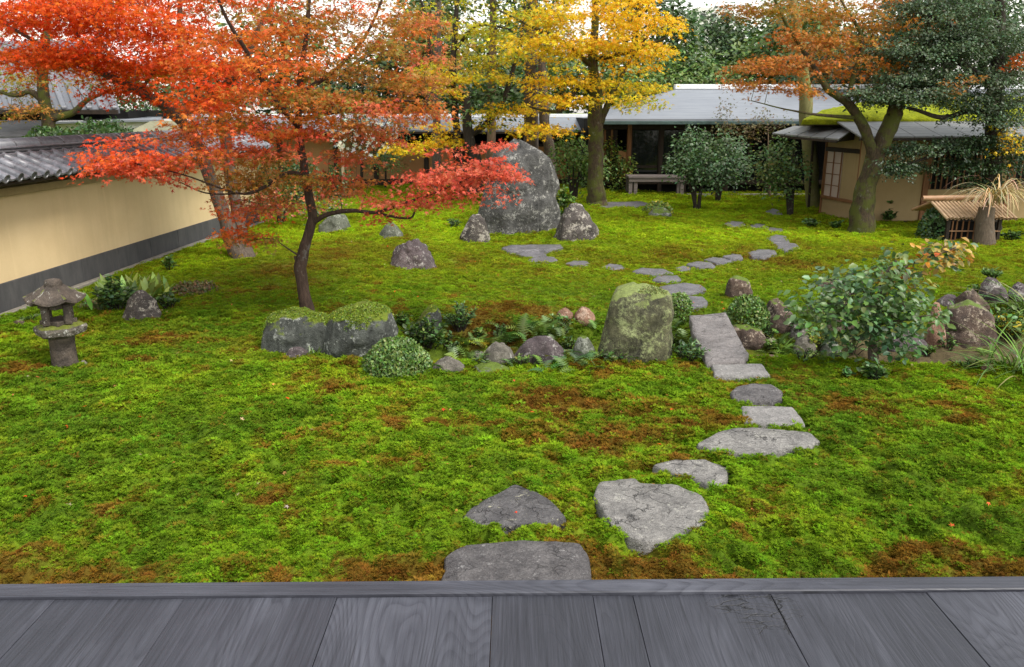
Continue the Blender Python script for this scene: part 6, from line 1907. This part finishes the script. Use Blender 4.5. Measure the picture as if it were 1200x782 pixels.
far_tree('green tree behind the slender maple', 450, 95, 48, 36, 33, 70, EVER + PINE, 70)
far_tree('dark green tree behind the camellia blossom', 380, 120, 50, 34, 32, 60, PINE + EVER, 71)
far_tree('green tree behind orange maple near frame top', 930, 30, 40, 40, 40, 50, EVER + GREY, 72)
far_tree('dark evergreen above the tea house', 1040, 60, 50, 46, 30, 70, PINE + EVER, 73)
far_tree('dark evergreen at the right end above tea house', 1150, 50, 60, 60, 31, 80, PINE + EVER, 74)
far_tree('evergreen far behind the scarlet maple', 230, 110, 70, 36, 30, 60, PINE + EVER, 75)
far_tree('olive tree at the frame top between maples', 490, 30, 30, 40, 34, 26, OLIV + EVER, 76)

far_tree('light green tree behind the yellow green maple crown', 570, 70, 44, 40, 36, 60, LUSH + YGRN[1:2], 77)
far_tree('light green tree left of the golden maple top', 625, 45, 30, 44, 38, 44, LUSH + EVER[:1], 78)
far_tree('green tree between golden maple and domed evergreen', 800, 85, 30, 26, 36, 50, LUSH + EVER, 79)
far_tree('green tree right of the domed evergreen', 905, 75, 40, 30, 36, 60, EVER + LUSH, 80)
far_tree('dark evergreen behind the leaning trunk', 985, 85, 50, 26, 29, 60, EVER + PINE, 82)
far_tree('dark tree behind the slender maple top', 330, 60, 60, 40, 31, 50, OLIV + EVER, 84)
far_tree('olive tree rising behind the camellia blossom', 505, 45, 34, 40, 30, 44, OLIV + EVER + LUSH[:1], 88)
far_tree('pale green tree rising right of hall ridge middle', 950, 40, 44, 36, 34, 50, LUSH + EVER, 89)
far_tree('dark evergreen at the frame top right', 1110, 10, 70, 30, 27, 60, PINE + EVER, 86)

# trees about the tea house
la_ = gp(1012, 272); Y3 = la_.y
tree('leaning_tree', 'stout mossy leaning trunk forking before the tea house',
     [[(1008, 275, Y3, .26), (1010, 250, Y3, .23), (1016, 215, Y3, .19), (1026, 185, Y3, .175), (1034, 165, Y3, .165), (1046, 140, Y3, .15), (1052, 122, Y3, .13), (1070, 90, Y3 + .3, .10), (1085, 50, Y3 + .5, .07), (1090, -20, Y3 + .6, .04)],
      [(1024, 190, Y3, .12), (1018, 165, Y3 - .05, .10), (1008, 140, Y3 - .1, .095), (992, 120, Y3 - .2, .08), (970, 105, Y3 - .3, .06), (958, 85, Y3 - .3, .05), (935, 50, Y3 - .4, .035), (912, 10, Y3 - .5, .025), (900, -30, Y3 - .5, .015)],
      [(992, 120, Y3 - .2, .05), (1000, 90, Y3 - .1, .045), (1010, 45, Y3, .035), (985, 0, Y3, .02)],
      [(1005, 138, Y3 - .1, .04), (960, 135, Y3 - .4, .025), (920, 128, Y3 - .6, .014), (880, 118, Y3 - .7, .008)]],
     [(930, 60, 60, 34, Y3 - 1.2, Y3 + .8, 60, RUST + ORNG[2:]), (985, 30, 60, 34, Y3 - 1, Y3 + 1.2, 66, RUST + OLIV + ORNG), (900, 85, 45, 16, Y3 - 1, Y3 + .3, 22, RUST), (1010, 75, 50, 24, Y3 - .6, Y3 + 1.4, 28, ORNG + RUST), (960, 105, 36, 8, Y3 - .8, Y3 + .4, 9, ORNG + RUST),
      (960, -30, 120, 30, Y3 - 1, Y3 + 1, 50, RUST + OLIV), (1060, 25, 50, 40, Y3 + .4, Y3 + 1.8, 30, ORNG + RUST), (880, 100, 30, 8, Y3 - 1, Y3 - .2, 6, RUST), (890, 15, 40, 16, Y3 - 1, Y3, 20, RUST + OLIV)],
     MT['bark_moss'], LEAF, MAPLE, .06, 50, .33, .08, layer=.45, seed=81, twig=.003, group='trees about the tea house')
tree('evergreen_tree', 'dark layered evergreen spreading over the tea house',
     [[(1160, 286, Y3 + .3, .22), (1161, 240, Y3 + .3, .19), (1163, 190, Y3 + .3, .18), (1164, 150, Y3 + .3, .175), (1166, 110, Y3 + .3, .15), (1170, 60, Y3 + .6, .12), (1172, 0, Y3 + .6, .09), (1172, -60, Y3 + .6, .05)],
      [(1164, 135, Y3 + .3, .08), (1135, 130, Y3 + .3, .06), (1105, 138, Y3 - .1, .045), (1070, 128, Y3 - .3, .03), (1040, 122, Y3 - .4, .015)],
      [(1166, 105, Y3 + .3, .08), (1120, 70, Y3 + .2, .06), (1085, 66, Y3 - .1, .045), (1050, 60, Y3 - .3, .025)],
      [(1168, 60, Y3 + .6, .07), (1130, 40, Y3 + .2, .05), (1105, 25, Y3, .04), (1075, 15, Y3 - .2, .02)],
      [(1163, 175, Y3 + .3, .07), (1130, 175, Y3 + .3, .05), (1095, 182, Y3 + .1, .035), (1060, 195, Y3, .02)],
      [(1164, 130, Y3 + .3, .06), (1190, 122, Y3 + .4, .05), (1220, 110, Y3 + .2, .03)]],
     [(1060, 108, 62, 12, Y3 - .8, Y3 + .6, 60, GREY), (1110, 95, 74, 20, Y3 - .6, Y3 + .9, 72, GREY), (1090, 58, 60, 16, Y3 - .7, Y3 + .6, 54, GREY), (1150, 45, 60, 16, Y3 - .5, Y3 + 1.2, 40, GREY), (1110, 12, 70, 14, Y3 - .5, Y3 + 1, 40, GREY),
      (1150, 128, 50, 12, Y3 - .4, Y3 + .5, 26, GREY), (1090, 183, 50, 16, Y3 - .3, Y3 + .5, 30, PINE + GREY[:1]), (1060, 200, 26, 8, Y3 - .3, Y3 + .3, 7, PINE), (1145, 198, 40, 16, Y3 - .1, Y3 + .4, 18, PINE + EVER[:1]), (1150, 165, 45, 12, Y3 - .1, Y3 + .4, 20, PINE),
      (1190, 90, 30, 40, Y3 - .2, Y3 + 1, 30, GREY), (1180, 165, 26, 30, Y3 - .3, Y3 + .4, 18, GREY + PINE), (1130, -30, 90, 26, Y3 - .5, Y3 + 1.2, 40, GREY)],
     MT['bark_dark'], GLOSSY_LEAF, OVAL, .058, 120, .34, .14, layer=.42, seed=83, twig=.003, group='trees about the tea house')
tree('maple_tree', 'orange flecked maple sprays at the far right frame edge',
     [[(1235, 280, Y3 + .2, .1), (1232, 180, Y3 + .1, .08), (1225, 110, Y3, .06), (1215, 60, Y3, .03)]],
     [(1195, 75, 16, 14, Y3 - .3, Y3 + .4, 6, RED[:1] + ORNG), (1185, 155, 22, 8, Y3 - .5, Y3, 6, YELL), (1190, 175, 16, 6, Y3 - .5, Y3, 4, YELL), (1130, 100, 26, 10, Y3 - .9, Y3 - .6, 4, RUST)],
     MT['bark_grey'], LEAF, MAPLE, .06, 40, .25, .16, seed=85, twig=.003, group='trees about the tea house')
tree('straight_tree', 'straight pale green trunk left of the tea house',
     [[(955, 252, 20.2, .2), (952, 225, 20.2, .17), (950, 190, 20.2, .17), (946, 150, 20.2, .165), (943, 110, 20.2, .15), (938, 60, 20.2, .12), (930, 0, 20.2, .09)]],
     [(935, 0, 50, 30, 19.4, 21.4, 16, OLIV + RUST)], MT['bark_green'], LEAF, MAPLE, .08, 46, .4, .2, seed=87, twig=.004, group='trees about the tea house')

# big leaved shrub on the stony bank
sh = gp(1022, 428); Y4 = sh.y
tree('big_leaved_shrub', 'sprawling shrub with large blue green and yellowing leaves',
     [[(1022, 432, Y4, .05), (1024, 400, Y4 + .1, .042), (1030, 360, Y4 + .2, .035), (1035, 330, Y4 + .2, .025), (1050, 305, Y4 + .2, .014)],
      [(1029, 355, Y4 + .2, .024), (1015, 340, Y4 + .1, .018), (985, 350, Y4, .012), (960, 360, Y4 - .1, .007)],
      [(1034, 335, Y4 + .2, .018), (1065, 310, Y4 + .2, .012), (1100, 298, Y4 + .3, .008), (1120, 290, Y4 + .3, .005)],
      [(1026, 380, Y4 + .1, .02), (1060, 375, Y4, .012), (1085, 370, Y4 - .1, .006)]],
     [(1015, 335, 50, 26, Y4 - .35, Y4 + .5, 32, G_BLUE + G_MID + [(.14, .22, .12)]), (1045, 320, 30, 14, Y4 - .2, Y4 + .5, 12, G_MID + [(.4, .28, .04)]), (975, 358, 36, 16, Y4 - .3, Y4 + .2, 19, G_BLUE + G_MID), (1062, 368, 36, 22, Y4 - .3, Y4 + .3, 20, G_MID + G_BLUE), (1105, 298, 20, 8, Y4 + .1, Y4 + .5, 9, G_BLUE + [(.45, .25, .04)]),
      (1085, 308, 10, 5, Y4 + .1, Y4 + .4, 1, ORNG), (1010, 390, 36, 16, Y4 - .2, Y4 + .2, 7, G_DARK + G_BLUE), (1040, 395, 24, 12, Y4 - .2, Y4 + .2, 8, G_BLUE)],
     MT['bark_grey'], GLOSSY_LEAF, OVAL, .078, 22, .19, .35, seed=91, twig=.003, group='garden shrubs', cat='shrub')
leafy('leafy_plant', 'twiggy plant with yellow green leaves left of the big leaved shrub', 960, 412, 46, 44, 10, 9, .055, G_YEL + G_MID, OVALW)
leafy('leafy_plant', 'low glossy plant behind the pale squat stone', 935, 395, 34, 26, 12, 10, .06, G_BLUE + G_MID, OVALW)

build_moss()

# fallen maple leaves on the moss
nf = 420
X = R.uniform(-4.5, 4.5, nf); Yl = 4.2 + 12 * R.random(nf) ** 1.2
okk = (Yl > edge_y(X) + .05) & (wall_side(X, Yl) > .3) & (chan(X, Yl) < .2)
X, Yl = X[okk], Yl[okk]
P = np.stack([X, Yl, H(X, Yl) + cushions(X, Yl) + .03], 1)
fl = leaves('fallen_leaves', P, R.standard_normal((len(X), 3)) * np.array([1, 1, .2]), np.array([0, 0, 1.0]) + .4 * R.standard_normal((len(X), 3)), R.uniform(.02, .035, len(X)), MAPLE, pal(RUST + [(.45, .35, .2)] + RED[:1], len(X)), DRY_LEAF, None)
tag(fl, 'scattered fallen maple leaves on the moss', 'leaves', None, 'stuff')
